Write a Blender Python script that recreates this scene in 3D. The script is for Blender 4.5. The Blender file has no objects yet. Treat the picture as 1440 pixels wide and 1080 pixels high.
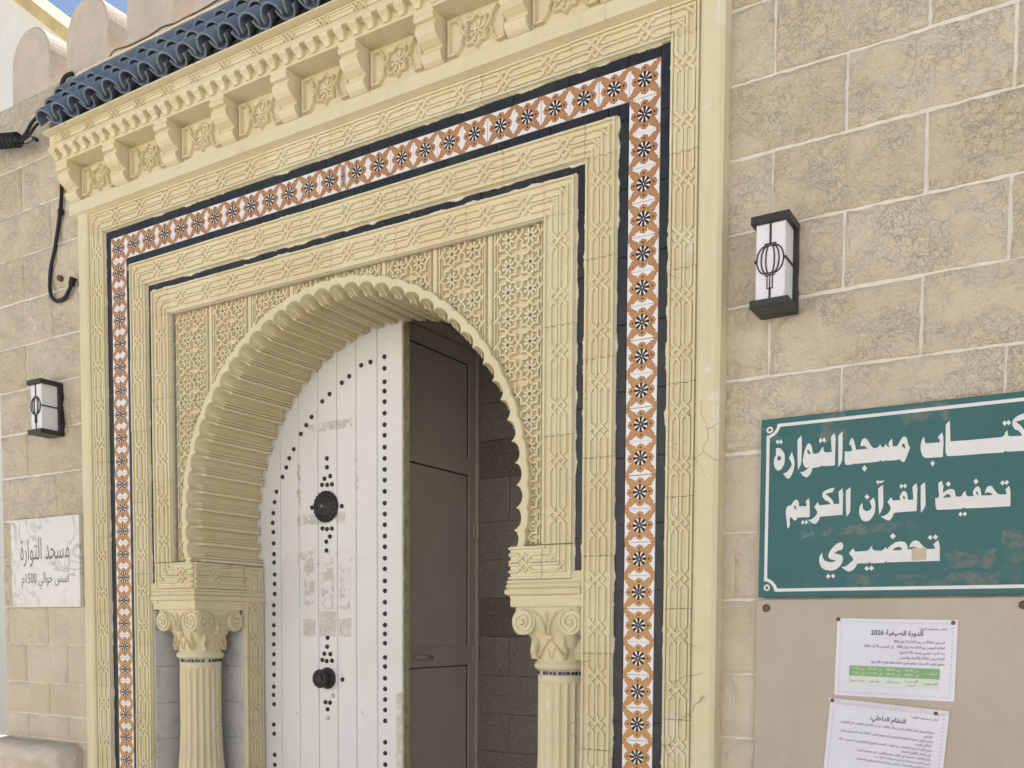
import bpy, math, random, re, unicodedata
from math import sin, cos, pi, radians, sqrt, hypot, atan2
from mathutils import Vector, Matrix, noise
from mathutils.geometry import tessellate_polygon

random.seed(7)
S = bpy.context.scene
COL = S.collection

# ------------------------------------------------------------------ camera
YAW, PITCH, ROLL = 0.546710447, 0.0514824783, 0.00501139672
def cam_axes():
    c, s = cos(YAW), sin(YAW); Rz = Matrix(((c, s, 0), (-s, c, 0), (0, 0, 1)))
    R0 = Matrix(((1, 0, 0), (0, 0, -1), (0, 1, 0)))
    c, s = cos(PITCH), sin(PITCH); Rp = Matrix(((1, 0, 0), (0, c, -s), (0, s, c)))
    c, s = cos(ROLL), sin(ROLL); Rr = Matrix(((c, -s, 0), (s, c, 0), (0, 0, 1)))
    return Rr @ Rp @ R0 @ Rz
_m = cam_axes()
cd = bpy.data.cameras.new('camera')
cd.sensor_width = 36.0; cd.lens = 36.0 * 1318.677 / 1440.0
cd.shift_y = (949.243 - 540.0) / 1440.0
cd.clip_start = 0.05; cd.clip_end = 2000
cam = bpy.data.objects.new('camera', cd); COL.objects.link(cam)
r, d, f = _m[0], _m[1], _m[2]
cam.matrix_world = Matrix(((r[0], -d[0], -f[0], 2.36328), (r[1], -d[1], -f[1], -2.62411), (r[2], -d[2], -f[2], 1.6), (0, 0, 0, 1)))
S.camera = cam

# ------------------------------------------------------------------ sky, sun, exposure
SUN = Vector((-0.06, 0.68, 0.73)).normalized()          # towards the sun: behind the gateway wall
W = bpy.data.worlds.new('World'); S.world = W; W.use_nodes = True
nt = W.node_tree; bg = nt.nodes['Background']
sky = nt.nodes.new('ShaderNodeTexSky'); sky.sky_type = 'NISHITA'; sky.sun_disc = False
sky.sun_elevation = math.asin(SUN.z); sky.sun_rotation = atan2(SUN.x, SUN.y)
sky.altitude = 0; sky.air_density = 1.0; sky.dust_density = 0.7; sky.ozone_density = 1.4
nt.links.new(sky.outputs[0], bg.inputs[0]); bg.inputs[1].default_value = 0.075
sl = bpy.data.lights.new('sun', 'SUN'); sl.energy = 5.0; sl.angle = radians(0.53); sl.color = (1.0, 0.965, 0.91)
so = bpy.data.objects.new('sun', sl); COL.objects.link(so)
so.rotation_euler = SUN.to_track_quat('Z', 'Y').to_euler(); so.location = (-6, 8, 12)
V = S.view_settings
V.view_transform = 'Standard'; V.look = 'None'; V.gamma = 1.0; V.use_curve_mapping = False
V.exposure = 0.95
S.cycles.max_bounces = 7; S.cycles.diffuse_bounces = 4; S.cycles.glossy_bounces = 3

# ------------------------------------------------------------------ materials
def lin(r, g, b):
    f = lambda c: c / 12.92 if c <= 0.04045 else ((c + 0.055) / 1.055) ** 2.4
    return (f(r / 255), f(g / 255), f(b / 255), 1)
class N:
    def __init__(s, name):
        s.m = bpy.data.materials.new(name); s.m.use_nodes = True
        s.t = s.m.node_tree; s.b = s.t.nodes['Principled BSDF']; s._p = None
    def add(s, t, **kw):
        n = s.t.nodes.new(t)
        for k, v in kw.items(): setattr(n, k, v)
        return n
    def link(s, a, b): s.t.links.new(a, b)
    def pos(s):
        if s._p is None: s._p = s.add('ShaderNodeNewGeometry').outputs['Position']
        return s._p
    def val(s, sock, v):
        if hasattr(v, 'is_output'): s.link(v, sock)
        else: sock.default_value = v
    def noise(s, scale, detail=6, rough=0.6, dist=0.0, vec=None):
        n = s.add('ShaderNodeTexNoise'); n.inputs['Scale'].default_value = scale; n.inputs['Detail'].default_value = detail
        n.inputs['Roughness'].default_value = rough; n.inputs['Distortion'].default_value = dist
        s.link(vec or s.pos(), n.inputs['Vector']); return n.outputs['Fac']
    def vor(s, scale, feature='DISTANCE_TO_EDGE', vec=None, out='Distance'):
        n = s.add('ShaderNodeTexVoronoi', feature=feature); n.inputs['Scale'].default_value = scale
        s.link(vec or s.pos(), n.inputs['Vector']); return n.outputs[out]
    def warp(s, scale, amt):
        n = s.add('ShaderNodeTexNoise'); n.inputs['Scale'].default_value = scale; n.inputs['Detail'].default_value = 2
        s.link(s.pos(), n.inputs['Vector'])
        a = s.add('ShaderNodeVectorMath', operation='MULTIPLY_ADD'); s.link(n.outputs['Color'], a.inputs[0])
        a.inputs[1].default_value = (amt, amt, amt); s.link(s.pos(), a.inputs[2]); return a.outputs[0]
    def ramp(s, x, a, b, lo=0.0, hi=1.0):
        n = s.add('ShaderNodeMapRange'); s.val(n.inputs[0], x)
        for i, v in zip((1, 2, 3, 4), (a, b, lo, hi)): n.inputs[i].default_value = v
        return n.outputs[0]
    def math(s, op, a, b=0.0):
        n = s.add('ShaderNodeMath', operation=op); s.val(n.inputs[0], a); s.val(n.inputs[1], b); return n.outputs[0]
    def mix(s, fac, a, b, mode='MIX'):
        n = s.add('ShaderNodeMix', data_type='RGBA', blend_type=mode)
        s.val(n.inputs[0], fac); s.val(n.inputs[6], a); s.val(n.inputs[7], b); return n.outputs[2]
    def rnd(s): return s.add('ShaderNodeObjectInfo').outputs['Random']
    def sep(s):
        n = s.add('ShaderNodeSeparateXYZ'); s.link(s.pos(), n.inputs[0]); return n.outputs
    def bump(s, h, strength=0.3, dist=0.004):
        n = s.add('ShaderNodeBump'); n.inputs['Strength'].default_value = strength; n.inputs['Distance'].default_value = dist
        s.link(h, n.inputs['Height'])
        if s.b.inputs['Normal'].is_linked: s.link(s.b.inputs['Normal'].links[0].from_socket, n.inputs['Normal'])
        s.link(n.outputs[0], s.b.inputs['Normal'])
    def fin(s, col, rough=0.8, spec=0.3, metal=0.0, coat=0.0):
        s.val(s.b.inputs['Base Color'], col); s.val(s.b.inputs['Roughness'], rough)
        s.b.inputs['Specular IOR Level'].default_value = spec; s.b.inputs['Metallic'].default_value = metal
        s.b.inputs['Coat Weight'].default_value = coat; s.b.inputs['Coat Roughness'].default_value = 0.12
        return s.m
def C(r, g, b): return (r, g, b, 1)

def simple(name, col, rough=0.7, var=0.12, vs=14, bump=0.15, bs=120, bd=0.002, spec=0.3, metal=0.0, coat=0.0, rnd=0.0):
    n = N(name); c = col
    if var:
        c = n.mix(n.ramp(n.noise(vs), 0.35, 0.7), tuple(x * (1 - var) for x in col[:3]) + (1,), tuple(min(1, x * (1 + var)) for x in col[:3]) + (1,))
    if rnd:
        c = n.mix(n.ramp(n.rnd(), 0, 1, 0, rnd), c, (0.02, 0.02, 0.02, 1))
    if bump: n.bump(n.noise(bs, 5), bump, bd)
    return n.fin(c, rough, spec, metal, coat)

def cracks(n, scale, width, warp=0.08, ws=9, mask=0.55, ms=4):
    e = n.vor(scale, vec=n.warp(ws, warp))
    line = n.ramp(e, 0.0, width, 1, 0)
    return n.math('MULTIPLY', line, n.ramp(n.noise(ms, 3), mask, mask + 0.06))

def m_plaster(name='cream_plaster', base=(0.710, 0.615, 0.388), light=(0.755, 0.675, 0.475), crackmask=0.58, stain=0.5):
    n = N(name)
    c = n.mix(n.ramp(n.noise(3.2, 5), 0.35, 0.68), C(*base), C(*light))
    c = n.mix(n.ramp(n.noise(19, 6, 0.7), 0.5, 0.82, 0, 0.35), c, C(base[0] * .86, base[1] * .83, base[2] * .74))
    # paint chipped off in small flakes
    fl = n.ramp(n.noise(27, 3, 0.5, 0.6), 0.69, 0.71)
    c = n.mix(n.math('MULTIPLY', fl, 0.55), c, C(.80, .75, .63))
    # grey grime on the lower part, in patches
    z = n.sep()[2]
    low = n.math('MULTIPLY', n.ramp(z, 2.1, 0.9), n.ramp(n.noise(7, 6, .7), .52, .68, 0, stain))
    c = n.mix(low, c, C(.52, .47, .37))
    c = n.mix(n.ramp(n.rnd(), 0, 1, 0, .5), c, C(base[0] * .92, base[1] * .89, base[2] * .84))   # cast pieces differ
    v3 = n.add('ShaderNodeMapping'); v3.inputs['Scale'].default_value = (16, 16, 1.6); n.link(n.pos(), v3.inputs[0])
    run = n.ramp(n.noise(1.0, 4, .6, vec=v3.outputs[0]), .56, .76, 0, .36)                          # rain streaks
    c = n.mix(run, c, C(.50, .44, .31))
    peel = n.math('MULTIPLY', n.ramp(n.noise(5.5, 5, .55, .4), .60, .615), n.ramp(n.sep()[0], 1.25, 1.40, 0, .65))
    c = n.mix(peel, c, C(.76, .70, .56))
    ck = cracks(n, 5.5, 0.012, mask=crackmask)
    c = n.mix(n.math('MULTIPLY', ck, .75), c, C(.22, .17, .10))
    n.bump(n.noise(70, 3, .6), .34, .003)
    return n.fin(c, 0.62, 0.35)

def m_stone(name='rough_stone', a=(.575, .490, .362), b=(.665, .575, .442), k=1.0):
    n = N(name)
    c = n.mix(n.ramp(n.noise(2.6, 5, .6), .35, .68), C(*a), C(*b))
    w = n.warp(9, .10)
    def crease(scale, wd, vec):                          # thin wandering lines where a noise field crosses its mean
        q = n.noise(scale, 4, .64, .25, vec=vec); return q, n.ramp(n.math('ABSOLUTE', n.math('SUBTRACT', q, .5)), 0, wd, 1, 0)
    q1, l1 = crease(24, .012, w); q2, l2 = crease(62, .020, None)
    msk = n.ramp(n.noise(6, 2, .7), .36, .64)
    ck = n.math('MULTIPLY', n.math('MAXIMUM', l1, n.math('MULTIPLY', l2, .5)), msk)
    c = n.mix(n.math('MULTIPLY', ck, .20), c, C(a[0] * .46, a[1] * .42, a[2] * .36))
    c = n.mix(n.ramp(q2, .56, .72, 0, .30), c, C(b[0] * 1.12, b[1] * 1.12, b[2] * 1.12))
    c = n.mix(n.ramp(n.rnd(), 0, 1, 0, .5), c, C(a[0] * .93, a[1] * .91, a[2] * .86))
    h = n.math('ADD', n.math('MULTIPLY', n.math('GREATER_THAN', q1, .5), .35), n.math('ADD', n.math('MULTIPLY', q1, 1.3), n.math('MULTIPLY', q2, .55)))
    n.bump(n.math('SUBTRACT', h, n.math('MULTIPLY', ck, .35)), .70 * k, .014)
    return n.fin(c, .88, .2)

def m_door():
    n = N('white_door_paint'); x, y, z = n.sep()
    c = n.mix(n.ramp(n.noise(4, 5), .35, .7), C(.715, .69, .66), C(.76, .74, .715))
    # paint worn off in blocks on the middle planks and in scrapes along the joints
    def box(x0, x1, z0, z1):
        g = lambda v, a, b: n.math('MULTIPLY', n.math('GREATER_THAN', v, a), n.math('LESS_THAN', v, b))
        return n.math('MULTIPLY', g(x, x0, x1), g(z, z0, z1))
    ns = n.noise(34, 6, .7); n2 = n.noise(11, 4, .6)
    wb = n.math('MULTIPLY', n.math('SUBTRACT', n.noise(60, 5, .7), .5), .022); x = n.math('ADD', x, wb); z = n.math('ADD', z, wb)
    tot = None
    for bx, th in (((-.52, -.45, 1.555, 1.63), .36), ((-.425, -.335, 1.555, 1.66), .37), ((-.318, -.25, 1.555, 1.63), .36),
                   ((-.515, -.455, 1.67, 1.86), .485), ((-.415, -.345, 1.67, 1.87), .49), ((-.31, -.255, 1.67, 1.86), .50), ((-.53, -.23, 1.86, 1.92), .525), ((-.52, -.28, 2.03, 2.075), .47),
                   ((-.50, -.24, 2.42, 2.455), .46), ((-.555, -.53, 1.85, 2.35), .52), ((-.225, -.205, 2.0, 2.5), .53),
                   ((-.64, -.55, 1.0, 1.5), .60), ((-.012, .03, .6, 1.33), .42)):
        k = n.math('MULTIPLY', box(*bx), n.math('GREATER_THAN', n.math('ADD', n.math('MULTIPLY', ns, .6), n.math('MULTIPLY', n2, .4)), th))
        tot = k if tot is None else n.math('MAXIMUM', tot, k)
    bare = n.mix(n.ramp(n.noise(80, 4), .4, .65), C(.44, .39, .32), C(.60, .55, .47))
    c = n.mix(n.math('MULTIPLY', tot, n.ramp(n.noise(22, 5, .7), .3, .6, .35, .85)), c, bare)
    dirt = n.ramp(n.noise(6, 6, .75, 1.0), .56, .75, 0, .3)
    c = n.mix(dirt, c, C(.60, .57, .53))
    sc = cracks(n, 14, .01, mask=.60)
    c = n.mix(n.math('MULTIPLY', sc, .5), c, C(.42, .38, .33))
    n.bump(n.math('SUBTRACT', n.noise(50, 4), n.math('MULTIPLY', tot, .6)), .2, .002)
    return n.fin(c, .5, .4)

def m_marble(name, base=(.84, .82, .79), vein=(.38, .36, .34), scale=5.0, w=.05, amt=.7):
    n = N(name)
    v = n.warp(3.5, .45)
    a = n.noise(scale, 5, .55, 1.2, vec=v)
    line = n.ramp(n.math('ABSOLUTE', n.math('SUBTRACT', a, .5)), 0, w, 1, 0)
    line = n.math('MULTIPLY', line, n.ramp(n.noise(scale * .9, 3), .42, .62))
    cl = n.mix(n.ramp(n.noise(scale * .8, 5), .4, .75, 0, .35), C(*base), C(base[0] * .8, base[1] * .8, base[2] * .8))
    return n.fin(n.mix(n.math('MULTIPLY', line, amt), cl, C(*vein)), .25, .45)

def m_granite(name, a, b):
    n = N(name)
    sp = n.vor(420, 'F1', out='Color'); s = n.add('ShaderNodeSeparateColor'); n.link(sp, s.inputs[0])
    c = n.mix(s.outputs[0], C(*a), C(*b)); c = n.mix(n.ramp(s.outputs[1], .82, .86), c, C(.03, .028, .026))
    return n.fin(c, .35, .45)

def m_glaze(name, a, b, rough=.36, dust=.10):
    n = N(name)
    c = n.mix(n.ramp(n.noise(8, 4), .4, .65), C(*a), C(*b)); c = n.mix(n.ramp(n.rnd(), 0, 1, 0, .5), c, C(*b))
    c = n.mix(n.ramp(n.noise(120, 3), .70, .74, 0, .35), c, C(.4, .38, .33))
    c = n.mix(n.ramp(n.noise(14, 5, .7), .50, .75, 0, dust), c, C(.30, .28, .24))
    n.bump(n.noise(30, 3), .12, .003)
    return n.fin(c, rough, .4)

def m_sign():
    n = N('teal_sign_paint'); x, y, z = n.sep()
    c = n.mix(n.ramp(n.noise(3, 4), .35, .7), C(.018, .108, .114), C(.026, .122, .124))
    g = lambda v, a, b: n.math('MULTIPLY', n.math('GREATER_THAN', v, a), n.math('LESS_THAN', v, b))
    wob = n.math('MULTIPLY', n.math('SUBTRACT', n.noise(18, 6, .7), .5), .06)
    xx = n.math('ADD', x, wob); zz = n.math('ADD', z, wob); tot = None
    for (x0, x1, z0, z1) in ((1.69, 2.02, 1.853, 1.876), (1.71, 2.18, 1.712, 1.742), (1.74, 1.80, 2.10, 2.19), (2.06, 2.17, 1.755, 1.80), (1.95, 2.06, 2.13, 2.175), (2.185, 2.23, 1.72, 1.85)):
        k = n.math('MULTIPLY', g(xx, x0, x1), g(zz, z0, z1)); tot = k if tot is None else n.math('MAXIMUM', tot, k)
    tape = n.math('MULTIPLY', tot, n.math('MULTIPLY', n.ramp(n.noise(40, 6, .75), .42, .58, .0, .55), n.ramp(n.noise(9, 3), .38, .52)))
    c = n.mix(tape, c, C(.20, .185, .14))
    c = n.mix(cracks(n, 9, .006, .25, 5, .56), c, C(.30, .33, .31))
    return n.fin(c, .40, .40)

def m_white_tile(): return N('tile_white_glaze').fin(C(.80, .745, .715), .30, .4)
def m_orange():
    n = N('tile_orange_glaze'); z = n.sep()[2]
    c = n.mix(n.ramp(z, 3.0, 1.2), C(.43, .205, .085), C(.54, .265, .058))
    c = n.mix(n.ramp(n.rnd(), 0, 1, 0, .35), c, C(.60, .30, .09)); c = n.mix(n.ramp(n.noise(300, 3), .4, .7, 0, .3), c, C(.42, .19, .085))
    return n.fin(c, .34, .4)

M = {}
M['plaster'] = m_plaster()
M['plaster_soffit'] = m_plaster('cream_plaster_soffit', crackmask=.66, stain=.1)
M['smear'] = simple('pale_plaster_smear', C(.76, .70, .55), .8, .15, 60, .5, 90, .004)
M['stone'] = m_stone()
M['render'] = m_stone('rough_render', (.60, .515, .39), (.66, .575, .45), .7)
M['mortar'] = simple('white_mortar', C(.74, .685, .59), .9, .10, 20, .4, 60, .003)
M['merlon'] = simple('beige_pink_render', C(.60, .505, .405), .92, .09, 9, .8, 70, .007, .15)
M['door'] = m_door()
M['door_edge'] = simple('door_edge_wood', C(.50, .42, .28), .7, .25, 30, .3, 70, .003)
M['iron'] = simple('black_iron', C(.018, .017, .017), .38, .3, 60, .25, 160, .002, .5)
M['iron_relief'] = simple('cast_iron_relief', C(.028, .027, .026), .45, .4, 90, .9, 110, .006, .5)
M['wstud'] = simple('painted_stud', C(.55, .53, .49), .5, .2, 60)
M['grey_metal'] = simple('brown_grey_metal', C(.55, .50, .43), .42, .05, 5, .05, 200, .001, .45)
M['dark_gap'] = simple('dark_gap', C(.03, .027, .024), .8, 0, bump=0)
M['granite'] = m_granite('granite_tile', (.27, .235, .195), (.38, .33, .28))
M['granite_d'] = m_granite('granite_tile_dark', (.15, .13, .11), (.31, .265, .23))
M['marble'] = m_marble('marble_plaque', (.76, .725, .67), (.30, .28, .25), 4.6, .050, .62)
M['marble_n'] = m_marble('marble_niche', (.62, .61, .60), (.34, .34, .35), 9, .05, .6)
M['navy'] = m_glaze('navy_glaze', (.013, .015, .022), (.020, .021, .025))
M['dgreen'] = m_glaze('dark_green_glaze', (.012, .016, .016), (.022, .028, .024))
M['roof'] = m_glaze('blue_roof_glaze', (.130, .170, .235), (.175, .205, .235), .36, .42)
M['ridge'] = simple('green_roof_mortar', C(.135, .150, .125), .85, .35, 25, .6, 60, .006)
M['wtile'] = m_white_tile(); M['otile'] = m_orange()
M['btile'] = N('tile_black_glaze').fin(C(.014, .010, .010), .42, .35)
M['brown'] = N('tile_brown_line').fin(C(.10, .045, .03), .25, .5)
M['grout'] = simple('grey_grout', C(.40, .37, .32), .9, .2, 40, .3, 120, .002)
M['sign'] = m_sign()
M['signwhite'] = simple('white_sign_print', C(.72, .71, .68), .35, .04, 20, 0)
M['tape'] = simple('yellowed_tape', C(.55, .45, .31), .4, .15, 60, .2)
def m_board():
    n = N('beige_painted_sheet'); c = n.mix(n.ramp(n.noise(5, 6, .65), .35, .7), C(.455, .38, .295), C(.525, .445, .35))
    c = n.mix(n.ramp(n.noise(70, 3, .6), .68, .74, 0, .5), c, C(.30, .24, .18))
    v3 = n.add('ShaderNodeMapping'); v3.inputs['Scale'].default_value = (14, 14, 1.5); n.link(n.pos(), v3.inputs[0])
    c = n.mix(n.ramp(n.noise(1, 5, .65, vec=v3.outputs[0]), .55, .78, 0, .35), c, C(.40, .34, .27))
    n.bump(n.noise(26, 5), .25, .004); return n.fin(c, .55, .35)
M['board'] = m_board()
M['paper'] = simple('white_paper', C(.72, .70, .77), .5, .03, 8, .25, 16, .012, .4, coat=.5)
M['ink'] = simple('dark_ink', C(.06, .06, .065), .5, 0, bump=0)
M['pgreen'] = simple('printed_green', C(.24, .42, .18), .35, .08, 30, 0)
M['pgreen2'] = simple('printed_pale_green', C(.66, .70, .64), .35, 0, bump=0)
M['pborder'] = simple('printed_pale_border', C(.58, .55, .57), .4, 0, bump=0)
M['lampblack'] = simple('charcoal_lamp_metal', C(.030, .030, .032), .45, .25, 40, .15, 150, .001, .45)
M['diffuser'] = simple('white_lamp_diffuser', C(.80, .77, .78), .35, .02, 10, 0)
M['rubber'] = simple('black_rubber', C(.022, .022, .024), .55, .2, 50, .1)
M['rust'] = simple('rusty_steel', C(.16, .10, .06), .7, .4, 80, .4)
M['mosaic'] = simple('cobalt_mosaic', C(.018, .016, .075), .2, .4, 200, .1, 200, .002, .5)
M['mosaicbed'] = simple('white_mosaic_grout', C(.62, .56, .46), .8)
M['pier'] = simple('pale_pier_render', C(.62, .54, .44), .9, .14, 11, .8, 28, .014)
M['housewhite'] = simple('house_whitewash', C(.95, .885, .76), .8, .03, 3, .1)
M['houseyellow'] = simple('ochre_house_trim', C(.74, .56, .26), .7, .12, 4, .1)
M['ceil'] = simple('vestibule_plaster', C(.70, .66, .58), .9, .05)

# ------------------------------------------------------------------ mesh helpers
class MB:
    def __init__(s): s.v = []; s.f = []; s.mi = []; s.sm = []
    def add(s, vs, fs, mi=0, smooth=False):
        o = len(s.v); s.v += [tuple(p) for p in vs]
        for q in fs: s.f.append(tuple(o + i for i in q)); s.mi.append(mi); s.sm.append(smooth)
    def box(s, x0, x1, y0, y1, z0, z1, mi=0):
        s.add([(x0, y0, z0), (x1, y0, z0), (x1, y1, z0), (x0, y1, z0), (x0, y0, z1), (x1, y0, z1), (x1, y1, z1), (x0, y1, z1)],
              [(0, 3, 2, 1), (4, 5, 6, 7), (0, 1, 5, 4), (1, 2, 6, 5), (2, 3, 7, 6), (3, 0, 4, 7)], mi)
    def cbox(s, x0, x1, y0, y1, z0, z1, c=.002, mi=0):      # box whose front (-Y) edges are chamfered
        ring = lambda i, y: [(x0 + i, y, z0 + i), (x1 - i, y, z0 + i), (x1 - i, y, z1 - i), (x0 + i, y, z1 - i)]
        v = ring(0, y1) + ring(0, y0 + c) + ring(c, y0)
        fs = [(3, 2, 1, 0), (8, 9, 10, 11)]
        for a in (0, 4):
            for i in range(4): j = (i + 1) % 4; fs.append((a + i, a + j, a + 4 + j, a + 4 + i))
        s.add(v, fs, mi)
    def prism(s, poly, fn, a, b, mi=0, smooth=False):       # poly 2-D, fn(p, t) -> 3-D, capped at a and b
        n = len(poly); v = [fn(p, a) for p in poly] + [fn(p, b) for p in poly]
        fs = [(i, (i + 1) % n, n + (i + 1) % n, n + i) for i in range(n)]
        s.add(v, fs, mi, smooth)
        tri = tessellate_polygon([[Vector((p[0], p[1], 0)) for p in poly]])
        s.add(v[:n], [t for t in tri], mi); s.add(v[n:], [t[::-1] for t in tri], mi)
    def flat(s, outer, holes, fn, mi=0):
        loops = [[Vector((p[0], p[1], 0)) for p in l] for l in [outer] + holes]
        tri = tessellate_polygon(loops); pts = [fn(p) for l in [outer] + holes for p in l]
        s.add(pts, tri, mi)
    def tube(s, pts, r, n=8, mi=0, closed=False):
        pts = [Vector(p) for p in pts]; rings = []; up = Vector((0.13, 0.31, 0.94))
        for i, p in enumerate(pts):
            if closed: t = pts[(i + 1) % len(pts)] - pts[i - 1]
            else: t = pts[min(i + 1, len(pts) - 1)] - pts[max(i - 1, 0)]
            t.normalize(); a = t.cross(up)
            if a.length < .05: a = t.cross(Vector((1, 0, 0)))
            a.normalize(); b = t.cross(a); rr = r[i] if isinstance(r, (list, tuple)) else r
            rings.append([p + a * (rr * cos(2 * pi * k / n)) + b * (rr * sin(2 * pi * k / n)) for k in range(n)])
        v = [q for g in rings for q in g]; fs = []; m = len(pts)
        for i in range(m if closed else m - 1):
            j = (i + 1) % m
            for k in range(n): fs.append((i * n + k, i * n + (k + 1) % n, j * n + (k + 1) % n, j * n + k))
        if not closed: fs += [tuple(range(n))[::-1], tuple((m - 1) * n + k for k in range(n))]
        s.add(v, fs, mi, True)
    def lathe(s, prof, n=24, cx=0, cy=0, mi=0, axis='Z', smooth=True, cap=True):   # prof: (radius, height)
        v = []; fs = []
        for (r, h) in prof:
            for k in range(n):
                a = 2 * pi * k / n; x, y = r * cos(a), r * sin(a)
                v.append((cx + x, cy + y, h) if axis == 'Z' else (cx + x, -h, cy + y))   # 'Y': grows towards -Y
        m = len(prof)
        for i in range(m - 1):
            for k in range(n): fs.append((i * n + k, i * n + (k + 1) % n, (i + 1) * n + (k + 1) % n, (i + 1) * n + k))
        s.add(v, fs, mi, smooth)
        if cap: s.add(v[:n], [tuple(range(n))[::-1]], mi); s.add(v[-n:], [tuple(range(n))], mi)
    def strap(s, pts, w, h0, h1, closed=False, dh=None, mi=0, groove=.28, fn=None):
        fn = fn or (lambda u, v, h: (u, -h, v)); n = len(pts); rows = []
        ks = (-1, -.66, 0, .66, 1)
        for i, p in enumerate(pts):
            a = pts[i - 1] if (closed or i) else None; b = pts[(i + 1) % n] if (closed or i < n - 1) else None
            d1 = Vector((p[0] - a[0], p[1] - a[1])).normalized() if a else None
            d2 = Vector((b[0] - p[0], b[1] - p[1])).normalized() if b else None
            d1 = d1 or d2; d2 = d2 or d1; t = d1 + d2
            t = t.normalized() if t.length > 1e-6 else d1
            nn = Vector((-t.y, t.x)); sc = 1 / max(.45, nn.dot(Vector((-d1.y, d1.x))))
            e = dh[i] if dh else 0; hs = (h0, h1 + e, h1 + e - groove * (h1 - h0), h1 + e, h0)
            rows.append([fn(p[0] + nn.x * w / 2 * k * sc, p[1] + nn.y * w / 2 * k * sc, h) for k, h in zip(ks, hs)])
        v = [q for g in rows for q in g]; fs = []
        for i in range(n if closed else n - 1):
            j = (i + 1) % n
            for k in range(4): fs.append((i * 5 + k, i * 5 + k + 1, j * 5 + k + 1, j * 5 + k))
        if not closed: fs += [(0, 1, 2, 3, 4), tuple((n - 1) * 5 + k for k in (4, 3, 2, 1, 0))]
        s.add(v, fs, mi)
    def mesh(s, name, mats):
        me = bpy.data.meshes.new(name); me.from_pydata(s.v, [], s.f)
        for m in (mats if isinstance(mats, (list, tuple)) else [mats]): me.materials.append(m)
        me.polygons.foreach_set('material_index', s.mi); me.polygons.foreach_set('use_smooth', s.sm)
        me.update(); return me
WORLD = {}                                              # world matrix of each object, so that parts keep their place
def obj(name, data, mats=None, parent=None, M4=None):
    if isinstance(data, MB): data = data.mesh(name, mats)
    o = bpy.data.objects.new(name, data); COL.objects.link(o)
    M4 = M4 if M4 is not None else Matrix()
    o.matrix_basis = M4; WORLD[o.name] = M4.copy()
    if parent is not None:
        o.parent = parent; o.matrix_parent_inverse = WORLD[parent.name].inverted()
    return o
def tag(o, label=None, cat=None, group=None, kind=None):
    for k, v in (('label', label), ('category', cat), ('group', group), ('kind', kind)):
        if v: o[k] = v
    return o
def thing(name, label, cat, loc=(0, 0, 0), group=None):
    o = bpy.data.objects.new(name, None); COL.objects.link(o); o.location = loc; o.empty_display_size = .1; WORLD[o.name] = Matrix.Translation(loc)
    return tag(o, label, cat, group)
T = Matrix.Translation
def RX(a): return Matrix.Rotation(a, 4, 'X')
def RY(a): return Matrix.Rotation(a, 4, 'Y')
def RZ(a): return Matrix.Rotation(a, 4, 'Z')
def circle(cx, cz, r, n=16, a0=0): return [(cx + r * cos(a0 + 2 * pi * k / n), cz + r * sin(a0 + 2 * pi * k / n)) for k in range(n)]

# ================================================================== SETTING
g = MB(); g.add([(-400, -400, 0), (400, -400, 0), (400, 400, 0), (-400, 400, 0)], [(0, 1, 2, 3)])
n_ = N('pale_paving'); gx = n_.mix(n_.ramp(n_.noise(1.5, 6), .35, .7), C(.46, .43, .39), C(.54, .51, .47))
n_.bump(n_.noise(40, 6), .3, .004); M['ground'] = n_.fin(gx, .9, .2)
tag(obj('ground', g, M['ground']), kind='structure')

# ================================================================== STONE WALL with merlons
WY = .035; WT = 4.045; COURSE = [2.513 + .2063 * k for k in range(-13, 9)]
COURSE = [z for z in COURSE if z > .05 and z < 4.0]
wall = MB()
for (x0, x1, z0, z1) in ((-2.17, -1.03, 0, WT - .01), (1.03, 3.5, 0, WT - .01), (-1.03, 1.03, 2.95, WT - .01)):
    wall.box(x0, x1, WY + .0045, .46, z0, z1)
wall_o = tag(obj('stone_wall', wall, M['mortar']), 'rough beige stone block wall with pale mortar lines and rounded merlons on top', 'wall')

def stone_block(x0, x1, z0, z1, amp, fr, seed, mat, step=.0095, fade=.010):
    nx = max(3, round((x1 - x0) / step)); nz = max(3, round((z1 - z0) / step)); mb = MB(); v = []
    for j in range(nz + 1):
        for i in range(nx + 1):
            x = x0 + (x1 - x0) * i / nx; z = z0 + (z1 - z0) * j / nz
            e = min(x - x0, x1 - x, z - z0, z1 - z); k = min(1, max(0, e / fade))
            q = Vector((x * fr + seed, z * fr, seed * 1.7))
            h = noise.fractal(q, 1.0, 2.1, 4) * .55 + (noise.ridged_multi_fractal(q * .8, .9, 2.1, 3, 1.0, 2.0) - 1.1) * .45
            jx = noise.noise(Vector((x * 31, z * 31, seed))) * .0034 * (1 if k < .5 else 0)
            v.append((x + jx, WY + .004 - (.002 + .006 * k) - amp * k * h, z + jx))
    fs = [(j * (nx + 1) + i, j * (nx + 1) + i + 1, (j + 1) * (nx + 1) + i + 1, (j + 1) * (nx + 1) + i) for j in range(nz) for i in range(nx)]
    mb.add(v, fs, 0, True)
    # short returns into the joint
    edge = [i for i in range(nx + 1)] + [(j + 1) * (nx + 1) - 1 for j in range(1, nz + 1)] + [nz * (nx + 1) + i for i in range(nx - 1, -1, -1)] + [j * (nx + 1) for j in range(nz - 1, 0, -1)]
    ev = [v[i] for i in edge]; b = [(p[0], WY + .012, p[2]) for p in ev]; k = len(ev)
    mb.add(ev + b, [(i, k + i, k + (i + 1) % k, (i + 1) % k) for i in range(k)])
    obj('block', mb, mat, wall_o)
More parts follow.
